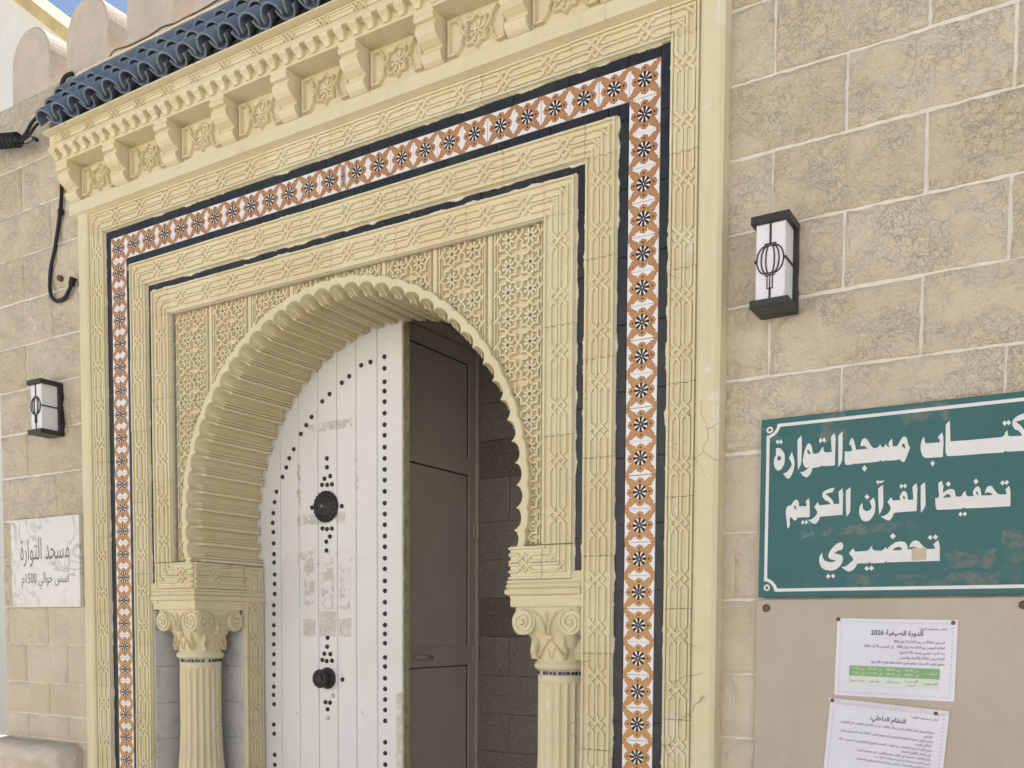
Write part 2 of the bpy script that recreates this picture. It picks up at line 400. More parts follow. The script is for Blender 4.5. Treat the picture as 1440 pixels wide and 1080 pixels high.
def course(xa, xb, z0, z1, off, pitch, gap, amp, fr, mat):
    k0 = math.floor((xa - off) / pitch); x = off + k0 * pitch; s = 0
    while x < xb:
        a, b = max(x, xa), min(x + pitch, xb); x += pitch
        if b - a < .03: continue
        gg = [gap / 2 * random.uniform(.55, 1.35) for _ in range(4)]
        stone_block(a + (gg[0] if a > xa else 0), b - (gg[1] if b < xb else 0), z0 + gg[2], z1 - gg[3], amp, fr, random.uniform(0, 90), mat)
zs = COURSE + [WT + .002]
for i in range(len(zs) - 1):
    z0, z1 = zs[i], zs[i + 1]; k = round((z0 - 2.513) / .2063)
    offr = 1.585 if k % 2 else 1.782                     # running bond, as on the right-hand wall
    if z0 > 2.05: course(1.452, 3.5, z0, z1, offr, .3955, .0095, .0105, 17, M['stone'])
    offl = -1.968 if k % 2 else -1.745
    if z0 > 1.65: course(-2.185, -1.465, z0, z1, offl, .455, .0085, .0115, 15, M['stone'])
lowR = [0.0, .25, .46, .67, .87, 1.08, 1.281, 1.467, 1.681, 1.874, 2.096]
for i in range(len(lowR) - 1): course(1.452, 3.5, lowR[i], lowR[i + 1], 1.50 + (.2 if i % 2 else 0), .41, .006, .010, 11, M['render'])
lowL = [0.0, .2, .4, .6, .8, .93, 1.055, 1.169, 1.321, 1.503, 1.688]
for i in range(len(lowL) - 1): course(-2.185, -1.465, lowL[i], lowL[i + 1], (-2.01, -1.83)[i % 2] , .325, .006, .010, 11, M['render'])
# cap of the wall behind the roof and the rounded merlons
mm = MB(); prof = [(-.148, 0), (.148, 0), (.148, .165)]
prof += [(.148 * cos(a), .165 + .158 * sin(a)) for a in [pi * k / 22 for k in range(1, 22)]] + [(-.148, .165)]
ring = lambda y, i: [(p[0] * (1 - i / .15), y, p[1] - (i if p[1] > .17 else 0)) for p in prof]
vs = ring(0.006, 0) + ring(0, .006) + ring(.15, 0); n = len(prof)
fs = [tuple(n + i for i in range(n)), tuple(2 * n + i for i in range(n))[::-1]]
for a, b in ((1, 0), (0, 2)):
    for i in range(n): j = (i + 1) % n; fs.append((a * n + i, b * n + i, b * n + j, a * n + j))
mm.add(vs, fs); mme = mm.mesh('merlon', M['merlon'])
for k in range(12): obj('merlon', mme, None, wall_o, T((-1.888 + .4205 * k, WY + .004, WT - .012)))

# ================================================================== GATEWAY SURROUND
portal = thing('gateway_surround', 'cream carved plaster gateway surround with horseshoe arch and patterned tile border', 'gateway')
Zof = lambda x: x + 1.993                                  # the nested frames are concentric

# -- carved band blocks -------------------------------------------------
def strand_levels(e): return (-2, -e, e, 2)
def knot_path(u0, lev, v0, e):
    if lev == -2: P = [(-2, -2, 0), (-1.5, -1.5, 0), (-1, -1, 1), (-.5, -.5, 0), (0, 0, -1), (.5, .5, 0), (1, 1, 1), (1.5, 1.5, 0), (2, 2, 0)]; out = 2
    elif lev == 2: P = [(2, -2, 0), (1.5, -1.5, 0), (1, -1, -1), (.5, -.5, 0), (0, 0, 1), (-.5, .5, 0), (-1, 1, -1), (-1.5, 1.5, 0), (-2, 2, 0)]; out = -2
    else:
        s = -1 if lev < 0 else 1; c = 1 if s > 0 else -1
        P = [(s * e, -2 + e * .3, 0), (s * 1, -1, c), (s * 1.5, -.5, 0), (s * 2, 0, 0), (s * 1.5, .5, 0), (s * 1, 1, -c), (s * e, 2 - e * .3, 0)]; out = lev
    return [(u0 + b * v0, a * v0, h) for a, b, h in P], out
def band_mesh(L, w, knots, gap=.0007, v0=.0138, e=.36):
    mb = MB(); mb.cbox(-L / 2 + gap, L / 2 - gap, 0, .028, -w / 2, w / 2, .002)
    sw = .0122
    for lev in strand_levels(e):
        pts = [(-L / 2 + gap, lev * v0, 0)]; cur = lev
        for k in knots:
            p, cur = knot_path(k, cur, v0, e); pts += p
        pts.append((L / 2 - gap, cur * v0, 0))
        mb.strap([(a, b) for a, b, h in pts], sw if abs(lev) == 2 else sw * .85, -.002, .0080, dh=[h * .0024 for a, b, h in pts], groove=.16)
    for s in (-1, 1):
        mb.strap([(-L / 2 + gap, s * (w / 2 - .0062)), (L / 2 - gap, s * (w / 2 - .0062))], .0095, -.002, .0085, groove=0)
    return mb.mesh('carved_block', M['plaster'])
def corner_mesh(w, v0=.0138, e=.36):                      # horizontal to +x, vertical to -z; outer corner at upper left
    mb = MB(); mb.cbox(-w / 2, w / 2, 0, .028, -w / 2, w / 2, .002)
    for lev in strand_levels(e):
        mb.strap([(w / 2 - .001, lev * v0), (-lev * v0, lev * v0), (-lev * v0, -w / 2 + .001)], .0108, -.002, .0080, groove=.16)
    q = w / 2 - .0062
    mb.strap([(w / 2 - .001, q), (-q, q), (-q, -w / 2 + .001)], .0095, -.002, .0085, groove=0)
    mb.strap([(w / 2 - .001, -q), (q, -q), (q, -w / 2 + .001)], .0095, -.002, .0085, groove=0)
    for d_ in (-1, 1): mb.strap([(-v0 * d_ - v0, v0 * d_ - v0), (-v0 * d_ + v0, v0 * d_ + v0)], .0105, -.002, .0100, groove=.2)   # bars that tie the strands at the mitre
    return mb.mesh('corner_block', M['plaster'])
def jit(): return T((0, random.uniform(-.0012, .0012), 0)) @ RY(random.uniform(-.0025, .0025))
_cache = {}
def band_run(p0, p1, w, rot, y, unit=.312, parent=None, fixed=None):
    """blocks in a row from p0 to p1 (distance along the run); rot maps the local block onto its face"""
    L = p1 - p0; n = fixed or max(1, round(L / unit)); l = L / n
    kn = [-l * .235, l * .262] if l > .2 else [0]
    key = (round(l, 4), round(w, 4))
    if key not in _cache: _cache[key] = band_mesh(l, w, kn)
    for i in range(n): obj('carved_block', _cache[key], None, parent or portal, rot(p0 + l * (i + .5)) @ jit())
BY = -.010
BANDS = [(1.3425, .0905, 0.02), (1.0768, .1032, 0.02), (.9372, .1096, 1.862)]
corner_cache = {}
for c, w, zb in BANDS:
    zt = Zof(c); cm = corner_mesh(w)
    obj('corner_block', cm, None, portal, T((-c, BY, zt))); obj('corner_block', cm, None, portal, T((c, BY, zt)) @ RY(radians(90)))
    band_run(-c + w / 2, c - w / 2, w, lambda p: T((p, BY, zt)), BY)
    for s in (-1, 1): band_run(zb, zt - w / 2, w, lambda p: T((s * c, BY, p)) @ RY(radians(-90)), BY)
# plain outer moulding
for s in (-1, 1):
    om = MB()
    oc = [(1.3885, -.010), (1.393, -.024), (1.402, -.030), (1.450, -.030), (1.462, -.020), (1.462, .045), (1.3885, .045)]
    poly = [(s * x, y) for x, y in oc]
    om.prism(poly if s > 0 else poly[::-1], lambda p, t: (p[0], p[1], t), 0.0, 3.436)
    obj('outer_moulding', om, M['plaster'], portal)
# body that carries the frames
bd = MB()
for s in (-1, 1):
    a, b = sorted((s * 1.025, s * 1.40)); bd.box(a, b, .0045, .06, 0, 3.40)
    a, b = sorted((s * .878, s * 1.026)); bd.box(a, b, .0040, .06, 1.75, 3.03)
bd.box(-1.025, 1.025, .0045, .06, 2.875, 3.40)
bed = obj('tile_bed', bd, M['grout'], portal)

# -- patterned tiles ----------------------------------------------------
def tile_mesh():
    mb = MB(); h = .0495; mb.cbox(-h, h, 0, .006, -h, h, .0008, 0); s = .1; e = .00022
    def lay(poly, k, mi): mb.flat([(x * s, z * s) for x, z in poly], [], lambda p: (p[0], -e * k, p[1]), mi)
    def ragged(cx, cz, rx, rz, rot, n, amp, grow):
        out = []
        for i in range(n * 4):
            a = 2 * pi * i / (n * 4); q = 1 + amp * (1 if i % 4 in (0, 1) else -.3)
            x, z = (rx * q + grow) * cos(a), (rz * q + grow) * sin(a)
            out.append((cx + x * cos(rot) - z * sin(rot), cz + x * sin(rot) + z * cos(rot)))
        return out
    clip = lambda P: [(max(-.492, min(.492, x)), max(-.492, min(.492, z))) for x, z in P]
    for k, mi, grow in ((1, 3, .011), (2.4, 2, 0.0)):
        kk = k
        for q in range(4):
            a = q * pi / 2
            lay(ragged(.300 * cos(a), .300 * sin(a), .108, .115, a, 6, .10, grow), kk, mi); kk += .12
            b = a + pi / 4
            lay(clip(ragged(.36 * cos(b), .36 * sin(b), .212, .098, b, 8, .13, grow)), kk, mi); kk += .12
            sx, sz = (1 if cos(b) > 0 else -1), (1 if sin(b) > 0 else -1)
            g = .375 - grow * .8; lay([(sx * g, sz * g), (sx * .492, sz * g), (sx * .492, sz * .492), (sx * g, sz * .492)][::(1 if sx * sz > 0 else -1)], kk, mi); kk += .12
        lay(circle(0, 0, .290 + grow, 24), kk, mi)
    for q in range(4):
        a = q * pi / 2; lay(circle(.315 * cos(a), .315 * sin(a), .034, 10), 4.6, 3)
        b = a + pi / 4; lay(circle(.335 * cos(b), .335 * sin(b), .022, 8), 4.6, 5)
    lay(circle(0, 0, .205, 24), 4.5, 4)
    for q in range(8):
        a = q * pi / 4 + pi / 2; d = .220
        lay([(.02 * cos(a), .02 * sin(a)), (.17 * cos(a - .26), .17 * sin(a - .26)), (d * cos(a - .235), d * sin(a - .235)), (1.09 * d * cos(a), 1.09 * d * sin(a)), (d * cos(a + .235), d * sin(a + .235)), (.17 * cos(a + .26), .17 * sin(a + .26))], 5.2, 4)
        c = a + pi / 8; lay([(.055 * cos(c), .055 * sin(c)), (.205 * cos(c - .165), .205 * sin(c - .165)), (.218 * cos(c), .218 * sin(c)), (.205 * cos(c + .165), .205 * sin(c + .165))], 5.4, 0)
    lay(circle(0, 0, .034, 10), 6, 5)
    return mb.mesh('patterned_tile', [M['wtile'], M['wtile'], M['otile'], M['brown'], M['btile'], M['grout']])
TM = tile_mesh()
def tj(): return T((random.uniform(-.0004, .0004), random.uniform(-.0007, .0006), random.uniform(-.0004, .0004))) @ RY(random.uniform(-.006, .006)) @ RZ(random.uniform(-.006, .006))
ZT = Zof(1.213); tx = [-1.214 + .1 * i for i in range(13)] + [1.214 - .1 * i for i in range(12)]
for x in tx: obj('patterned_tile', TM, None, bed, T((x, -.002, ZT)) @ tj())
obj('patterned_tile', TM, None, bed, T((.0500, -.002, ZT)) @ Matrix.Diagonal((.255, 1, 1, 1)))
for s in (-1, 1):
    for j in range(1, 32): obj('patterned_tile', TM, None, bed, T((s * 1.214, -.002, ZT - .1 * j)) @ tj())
# -- dark border tiles --------------------------------------------------
def strip_mesh(L, w, m):
    mb = MB(); mb.cbox(-L / 2 + .0008, L / 2 - .0008, 0, .007, -w / 2, w / 2, .0015); return mb.mesh('border_tile', m)
def strip_run(a, b, w, rot, unit=.199, skew=0.0):
    cuts = [a + skew]
    while cuts[-1] + unit < b: cuts.append(cuts[-1] + unit)
    cuts = ([a] if skew > .02 else []) + cuts + ([b] if b - cuts[-1] > .02 else [])
    for p, q in zip(cuts, cuts[1:]):
        L = q - p; key = (round(L, 3), round(w, 4), 0)
        m = M['dgreen'] if random.random() < .35 else M['navy']
        if (key, m.name) not in _cache: _cache[(key, m.name)] = strip_mesh(L, w, m)
        obj('border_tile', _cache[(key, m.name)], None, bed, rot((p + q) / 2) @ T((0, random.uniform(-.0006, .0006), 0)))
for c, w, zb in ((1.2805, .0325, .02), (1.1468, .0325, .02), (1.0088, .0272, 1.775)):
    strip_run(-c - w / 2, c - w / 2, w, lambda p: T((p, -.0015, Zof(c))), skew=.07)
    for s in (-1, 1): strip_run(zb, Zof(c) - w / 2 if s < 0 else Zof(c) + w / 2, w, lambda p: T((s * c, -.0015, p)) @ RY(radians(90)), skew=.1)
# ragged plaster smeared over the edges of the dark tiles
sm = MB()
def smear(a, b, fn, side, big=.0045, y=-.0050, step=.0035):
    top = []; x = a; k = random.uniform(0, 99)
    while x < b:
        t = max(0, noise.fractal(Vector((x * 14, k, 3.3)), .7, 2.3, 5)) * big * 1.9 + max(0, noise.noise(Vector((x * 160, k, 1)))) * .0016
        top.append((x, t)); x += step
    v = []; fs = []
    for i, (x, t) in enumerate(top):
        v += [fn(x, -side * .006, y + .002), fn(x, side * t, y), fn(x, side * (t + .0008), y + .0045)]
        if i: o = 3 * (i - 1); fs += [(o, o + 3, o + 4, o + 1), (o + 1, o + 4, o + 5, o + 2)]
    sm.add(v, fs)
for e, side in ((1.2970, -1), (1.1300, 1), (1.0226, -1), (.9952, 1)):
    zz_ = Zof(e); lo = .02 if e > 1.1 else (1.775 if e < 1.03 else .02)
    smear(-e, e, lambda x, t, y: (x, y, zz_ + t), side)
    for s in (-1, 1): smear(lo, zz_, lambda x, t, y: (s * (e + t), y, x), side)
obj('plaster_smear', sm, M['smear'], portal)

# -- spandrels ----------------------------------------------------------
AC = Vector((0, 2.027)); AR = .772
def arc(r, a0, a1, n): return [(AC.x + r * cos(a0 + (a1 - a0) * i / n), AC.y + r * sin(a0 + (a1 - a0) * i / n)) for i in range(n + 1)]
A0 = math.asin((1.862 - AC.y) / AR)
SPY = .025
sp = MB(); ra = .806; a0 = math.asin((1.862 - AC.y) / ra)
half = [(0, 2.8835), (.8835, 2.8835), (.8835, 1.862)] + arc(ra, a0, pi / 2, 60)
sp.flat(half, [], lambda p: (p[0], SPY, p[1])); sp.flat([(-x, z) for x, z in half][::-1], [], lambda p: (p[0], SPY, p[1]))
back = [(0, 2.96), (1.03, 2.96), (1.03, 1.70)] + [(.80, 1.70)] + arc(.80, a0, pi / 2, 60)
for s in (1, -1):
    P = [(s * x, z) for x, z in back]; sp.flat(P if s > 0 else P[::-1], [], lambda p: (p[0], .372, p[1]))
spandrel = obj('spandrel', sp, M['plaster'], portal)
def clip_path(pts, closed=False, rmin=.812, box=None):
    """pieces of a polyline that lie outside the arch ring and inside the spandrel"""
    if closed: pts = pts + [pts[0]]
    res = []; cur = []
    for (a, b) in zip(pts, pts[1:]):
        n = max(1, int(hypot(b[0] - a[0], b[1] - a[1]) / .003)); run = []
        for i in range(n + 1):
            p = (a[0] + (b[0] - a[0]) * i / n, a[1] + (b[1] - a[1]) * i / n)
            ok = hypot(p[0] - AC.x, p[1] - AC.y) > rmin and 1.866 < p[1] < 2.879 and (box is None or box[0] <= p[0] <= box[1])
            run.append((p, ok))
        i = 0
        while i <= n:
            if run[i][1]:
                j = i
                while j < n and run[j + 1][1]: j += 1
                if j > i:
                    if cur and i == 0: cur.append(run[j][0])
                    else:
                        if len(cur) > 1: res.append(cur)
                        cur = [run[i][0], run[j][0]]
                i = j + 1
            else: i += 1
        if not run[n][1]:
            if len(cur) > 1: res.append(cur)
            cur = []
    if len(cur) > 1: res.append(cur)
    return res
CELL = .0832
def octa(cx, cz, r):
    q = r / sqrt(2); k = q * (sqrt(2) - 1); P = []
    for (x, z) in ((r, 0), (q, r - q), (q, q), (r - q, q)):
        P.append((x, z))
    full = []
    for t in range(4):
        c, s = round(cos(t * pi / 2)), round(sin(t * pi / 2)); full += [(cx + x * c - z * s, cz + x * s + z * c) for x, z in P]
    return full
for pc in (-.777, -.555, -.333, -.111, .111, .333, .555, .777):
    mb = MB(); bx = (pc - .097, pc + .097)
    def put(path, w, h1, groove=.3, closed=False, dh=None, cl=True):
        for q in clip_path(path, closed, box=bx): mb.strap(q, w, -SPY - .002 + .0, -SPY + h1, groove=groove)
    top = 2.847
    rows = [top - CELL * j for j in range(-1, 13)]
    for z in rows:
        for k in (-1, 1):
            x = pc + k * CELL / 2
            if hypot(x, z - AC.y) < .76: continue
            put(octa(x, z, CELL * .5), .0104, .0140, .14, closed=True)
            for t in range(8):                           # rosette petals
                a = t * pi / 4 + pi / 8
                put([(x + .002 * cos(a), z + .002 * sin(a)), (x + .0245 * cos(a), z + .0245 * sin(a))], .0092, .0112, 0)
            put([(x - CELL * .13, z - CELL * .37), (x + CELL * .13, z - CELL * .63)], .0108, .0165, .14)   # bar between rows
            put([(x + k * CELL / 2 - CELL * .13, z - CELL * .13), (x + k * CELL / 2 + CELL * .13, z + CELL * .13)], .0108, .0165, .14)
        put([(pc - CELL * .13, z - CELL * .13), (pc + CELL * .13, z + CELL * .13)], .0108, .0165, .14)
    for e in (-1, 1):
        put([(pc + e * .0915, 2.9), (pc + e * .0915, 1.85)], .0070, .0140, .1)
        put([(pc + e * .0825, 2.9), (pc + e * .0825, 1.85)], .0045, .0115, 0)
    if mb.v: obj('lattice_panel', mb, M['plaster'], spandrel)
for x in (-.666, -.444, -.222, 0, .222, .444, .666):
    rb = MB()
    for q in clip_path([(x, 2.9), (x, 1.85)]): rb.strap(q, .022, -SPY - .002, -SPY + .0120, groove=0)
    obj('panel_rib', rb, M['plaster'], spandrel)

# -- scalloped arch ring and fluted soffit -----------------------------
NL = 39; PA0, PA1 = A0, pi - A0; ring_ = MB(); rows = []
LP = [(0, 0), (.008, .010), (.04, .0175), (.10, .0235), (.18, .0272), (.26, .0284), (.34, .0272), (.42, .0235), (.48, .0175), (.512, .010), (.52, 0), (.60, 0), (.606, .0085), (.675, .0085), (.681, .0005), (.760, .0005), (.766, .0085), (.835, .0085), (.841, 0.0)]
SUB = len(LP)
def lob(t):                                              # flute, then a group of small fillets
    return dict(LP)[t]
def scal(t): q = ((t - .27 + .5) % 1.0) - .5; return sqrt(max(0, 1 - (q / .5) ** 2))
stations = [(.372, lambda t: AR + lob(t)), (.050, lambda t: AR + lob(t)), (.036, lambda t: AR + .002 + .012 * scal(t) + .5 * lob(t)),
            (.012, lambda t: AR + .005 + .0245 * scal(t)), (-.006, lambda t: AR + .007 + .0265 * scal(t)), (-.0085, lambda t: AR + .0095 + .0265 * scal(t)),
            (-.0085, lambda t: AR + .048 + .0075 * scal(t)), (-.005, lambda t: AR + .051 + .0075 * scal(t)), (.0255, lambda t: AR + .052 + .0075 * scal(t))]
NP = NL * SUB
for (y, fr) in stations:
    row = []
    for i in range(NP + 1):
        t = LP[i % SUB][0]; a = PA0 + (PA1 - PA0) * (i // SUB + t) / NL
        wob = noise.noise(Vector((i * .045, y * 3, 2))) * .0013 + noise.noise(Vector((i * .31, y * 9, 7))) * .0009
        rr = fr(t) + wob; row.append((AC.x + rr * cos(a), y + wob * .8, AC.y + rr * sin(a)))
    rows.append(row)
v = [p for r_ in rows for p in r_]; w_ = NP + 1
for k in range(len(rows) - 1):
    ring_.add([], [], 0)
fs = [(k * w_ + i, k * w_ + i + 1, (k + 1) * w_ + i + 1, (k + 1) * w_ + i) for k in range(len(rows) - 1) for i in range(NP)]
ring_.add(v, fs, 0)
obj('scalloped_arch', ring_, M['plaster_soffit'], portal)

# -- imposts: carved block, mouldings, plain neck ----------------------
JX = .762
for s in (-1, 1):
    im = MB()
    def sweep(prof):                                     # prof: (outwards offset, z); runs front face then reveal
        for (o0, z0), (o1, z1) in zip(prof, prof[1:]):
            path = lambda o, z: [(s * (1.0225 if z < 1.75 else 1.00), -o, z), (s * (JX - o), -o, z), (s * (JX - o), .262 if z < 1.70 else .372, z)]
            A, B = path(o0, z0), path(o1, z1); n0 = 7
            for (a, b, c_, d_) in ((A[0], A[1], B[1], B[0]), (A[1], A[2], B[2], B[1])):
                im.add([a, b, c_, d_], [(0, 1, 2, 3)])
    sweep([(0.0, 1.864), (-.010, 1.860), (-.010, 1.752), (.010, 1.750), (.012, 1.743), (.007, 1.7395), (.012, 1.736), (.014, 1.728), (.008, 1.7245), (.015, 1.720), (.017, 1.712), (.015, 1.705), (.004, 1.700), (.002, 1.690), (.002, 1.668), (.0, 1.664), (-.02, 1.664)])
    im.add([(s * 1.0225, -.002, 1.666), (s * JX, -.002, 1.666), (s * JX, .262, 1.666), (s * 1.0225, .262, 1.666)], [(0, 1, 2, 3)])
    im.add([(s * 1.01, -.006, 1.8635), (s * .76, -.006, 1.8635), (s * .76, .372, 1.8635), (s * 1.01, .372, 1.8635)], [(0, 1, 2, 3)])
    im.box(*sorted((s * .988, s * 1.0245)), -.0075, .06, 1.69, 1.776)
    io = obj('impost', im, M['plaster'], portal)
    cm = corner_mesh(.1085)
    # band 3 turns inwards: lower outer corner of the L
    obj('corner_block', cm, None, portal, T((s * .937, BY + .001, 1.8055)) @ (RY(radians(-90)) if s < 0 else RY(radians(180))))
    bm_ = band_mesh(.120, .1085, [-.004]); obj('carved_block', bm_, None, portal, T((s * (.882 - .0600), BY + .001, 1.8055)))
    face = RZ(radians(90 if s < 0 else -90))
    k = 'rev'
    if k not in _cache: _cache[k] = band_mesh(.262, .1085, [-.03]); _cache['revc'] = corner_mesh(.104)
    obj('carved_block', _cache[k], None, portal, T((s * (JX - .004), .130, 1.8055)) @ face)
    obj('corner_block', _cache['revc'], None, portal, T((s * (JX - .004), .318, 1.803)) @ face @ (RY(radians(90)) if s < 0 else Matrix()))
    band_run(0.02, 1.75, .104, lambda p: T((s * (JX - .003), .318, p)) @ face @ RY(radians(-90)), 0)
    # niche behind the column
    pier_ = MB(); a, b = sorted((s * (JX + .002), s * 1.03)); pier_.box(a, b, .268, .372, 0, 1.70)
    nb = obj('niche_back', pier_, M['grout'], portal)
    zz0 = .0
    while zz0 < 1.66:
        t_ = MB(); t_.cbox(a + .004, b - .006, .262, .270, zz0 + .0008, min(zz0 + .158, 1.66) - .0008, .0012); obj('marble_tile', t_, M['marble_n'], nb)
        t_ = MB(); t_.cbox(0, .255, 0, .008, zz0 + .0008, min(zz0 + .158, 1.66) - .0008, .0012)
        obj('marble_tile', t_, M['marble_n'], nb, T((s * 1.0205, .005 if s < 0 else .260, 0)) @ face)
        zz0 += .158

# -- cornice: fascia, star panels, corbels, dentils, chevron frieze -----
XC = 1.492
cn = MB(); path_prof = [(.02, 3.376), (-.012, 3.378), (-.030, 3.384), (-.044, 3.388), (-.046, 3.434), (-.040, 3.4385), (-.022, 3.440), (-.022, 3.583),
    (-.104, 3.5845), (-.104, 3.594), (-.100, 3.596), (-.100, 3.624), (-.134, 3.626), (-.138, 3.630), (-.138, 3.637), (-.130, 3.639), (-.130, 3.683), (-.146, 3.684), (-.164, 3.687), (-.164, 3.6925), (-.12, 3.694), (.04, 3.694), (.04, 3.376)]
cn.prism(path_prof[::-1], lambda p, t: (t, p[0], p[1]), -XC + .002, XC - .002)
cornice = obj('cornice', cn, M['plaster'], portal)
PITCH_S = .3226
cp = [(-.004, 3.4365), (-.024, 3.4365), (-.040, 3.4415), (-.053, 3.450), (-.061, 3.461), (-.063, 3.472), (-.058, 3.482), (-.049, 3.4885), (-.049, 3.4925), (-.060, 3.497), (-.076, 3.505), (-.089, 3.517), (-.096, 3.531), (-.096, 3.542), (-.088, 3.5495), (-.088, 3.5535), (-.101, 3.556), (-.1045, 3.562), (-.1045, 3.572), (-.0995, 3.577), (-.106, 3.586), (-.004, 3.586)]
cb = MB(); cb.prism(cp[::-1], lambda p, t: (t, p[0], p[1]), -.0385, .0385); cbm = cb.mesh('corbel', M['plaster'])
for k in range(10):
    x = -.0035 + PITCH_S * (k - 4.5); x = max(-XC + .0385 + .001, min(XC - .0385 - .001, x))
    obj('corbel', cbm, None, cornice, T((x, random.uniform(-.001, .001), 0)))
st = MB(); st.box(-.112, .112, -.0012, .004, -.066, .066)
st.strap(octa(0, 0, .050), .0100, -.002, .0165, closed=True, groove=.22)
for s in (-1, 1):
    p = [(-.033, .012), (-.058, -.014), (-.058, -.030), (-.078, -.054), (-.106, -.054), (-.106, .054), (-.078, .054), (-.058, .030), (-.058, .014), (-.033, -.012)]
    st.strap([(s * a, b) for a, b in p], .0100, -.002, .0165, groove=.22)
    st.strap([(s * -.060, .016), (s * -.031, -.014)], .0110, -.002, .0195, groove=.22)
for t in range(8):
    a = t * pi / 4 + pi / 8; st.strap([(.003 * cos(a), .003 * sin(a)), (.031 * cos(a), .031 * sin(a))], .007, -.002, .009, groove=0)
stm = st.mesh('star_panel', M['plaster'])
for k in range(9): obj('star_panel', stm, None, cornice, T((-.0035 + PITCH_S * (k - 4), -.0225, 3.5115)))
dn = MB(); dp = [(-.096, 3.5925), (-.112, 3.5925), (-.114, 3.599), (-.118, 3.606), (-.125, 3.612), (-.133, 3.617), (-.1345, 3.6275), (-.096, 3.6275)]
for (w0, w1) in ((.0185, .0185),): dn.prism(dp[::-1], lambda p, t: (t * (1.0 if p[1] > 3.61 else .58), p[0], p[1]), -w0, w1)
dnm = dn.mesh('dentil', M['plaster'])
k = 0; x = -XC + .02
while x < XC - .015:
    obj('dentil', dnm, None, cornice, T((x, random.uniform(-.0006, .0006), 0))); x += PITCH_S / 5
ch = MB()
L_ = PITCH_S
for v_ in (-.0185, .0185): ch.strap([(-L_ / 2 + .001, v_), (L_ / 2 - .001, v_)], .007, -.002, .005, groove=0)
for v_ in (-.0085, .0085):
    ch.strap([(-L_ / 2 + .001, v_), (-.113, v_)], .006, -.002, .0045, groove=0); ch.strap([(-.048, v_), (.048, v_)], .006, -.002, .0045, groove=0); ch.strap([(.113, v_), (L_ / 2 - .001, v_)], .006, -.002, .0045, groove=0)
for c_ in (-.0806, .0806):
    for i in (-1, 0, 1): ch.strap([(c_ + i * .019 - .016, .0165), (c_ + i * .019 + .016, -.0165)], .0085, -.002, .0095, groove=.2)
    for i in (-.5, .5): ch.strap([(c_ + i * .040 + .008, .0115), (c_ + i * .040 - .004, -.0115)], .006, -.002, .0075, groove=0)
chm = ch.mesh('chevron_panel', M['plaster'])
for k in range(9): obj('chevron_panel', chm, None, cornice, T((-.0035 + PITCH_S * (k - 4), -.1300, 3.661)))

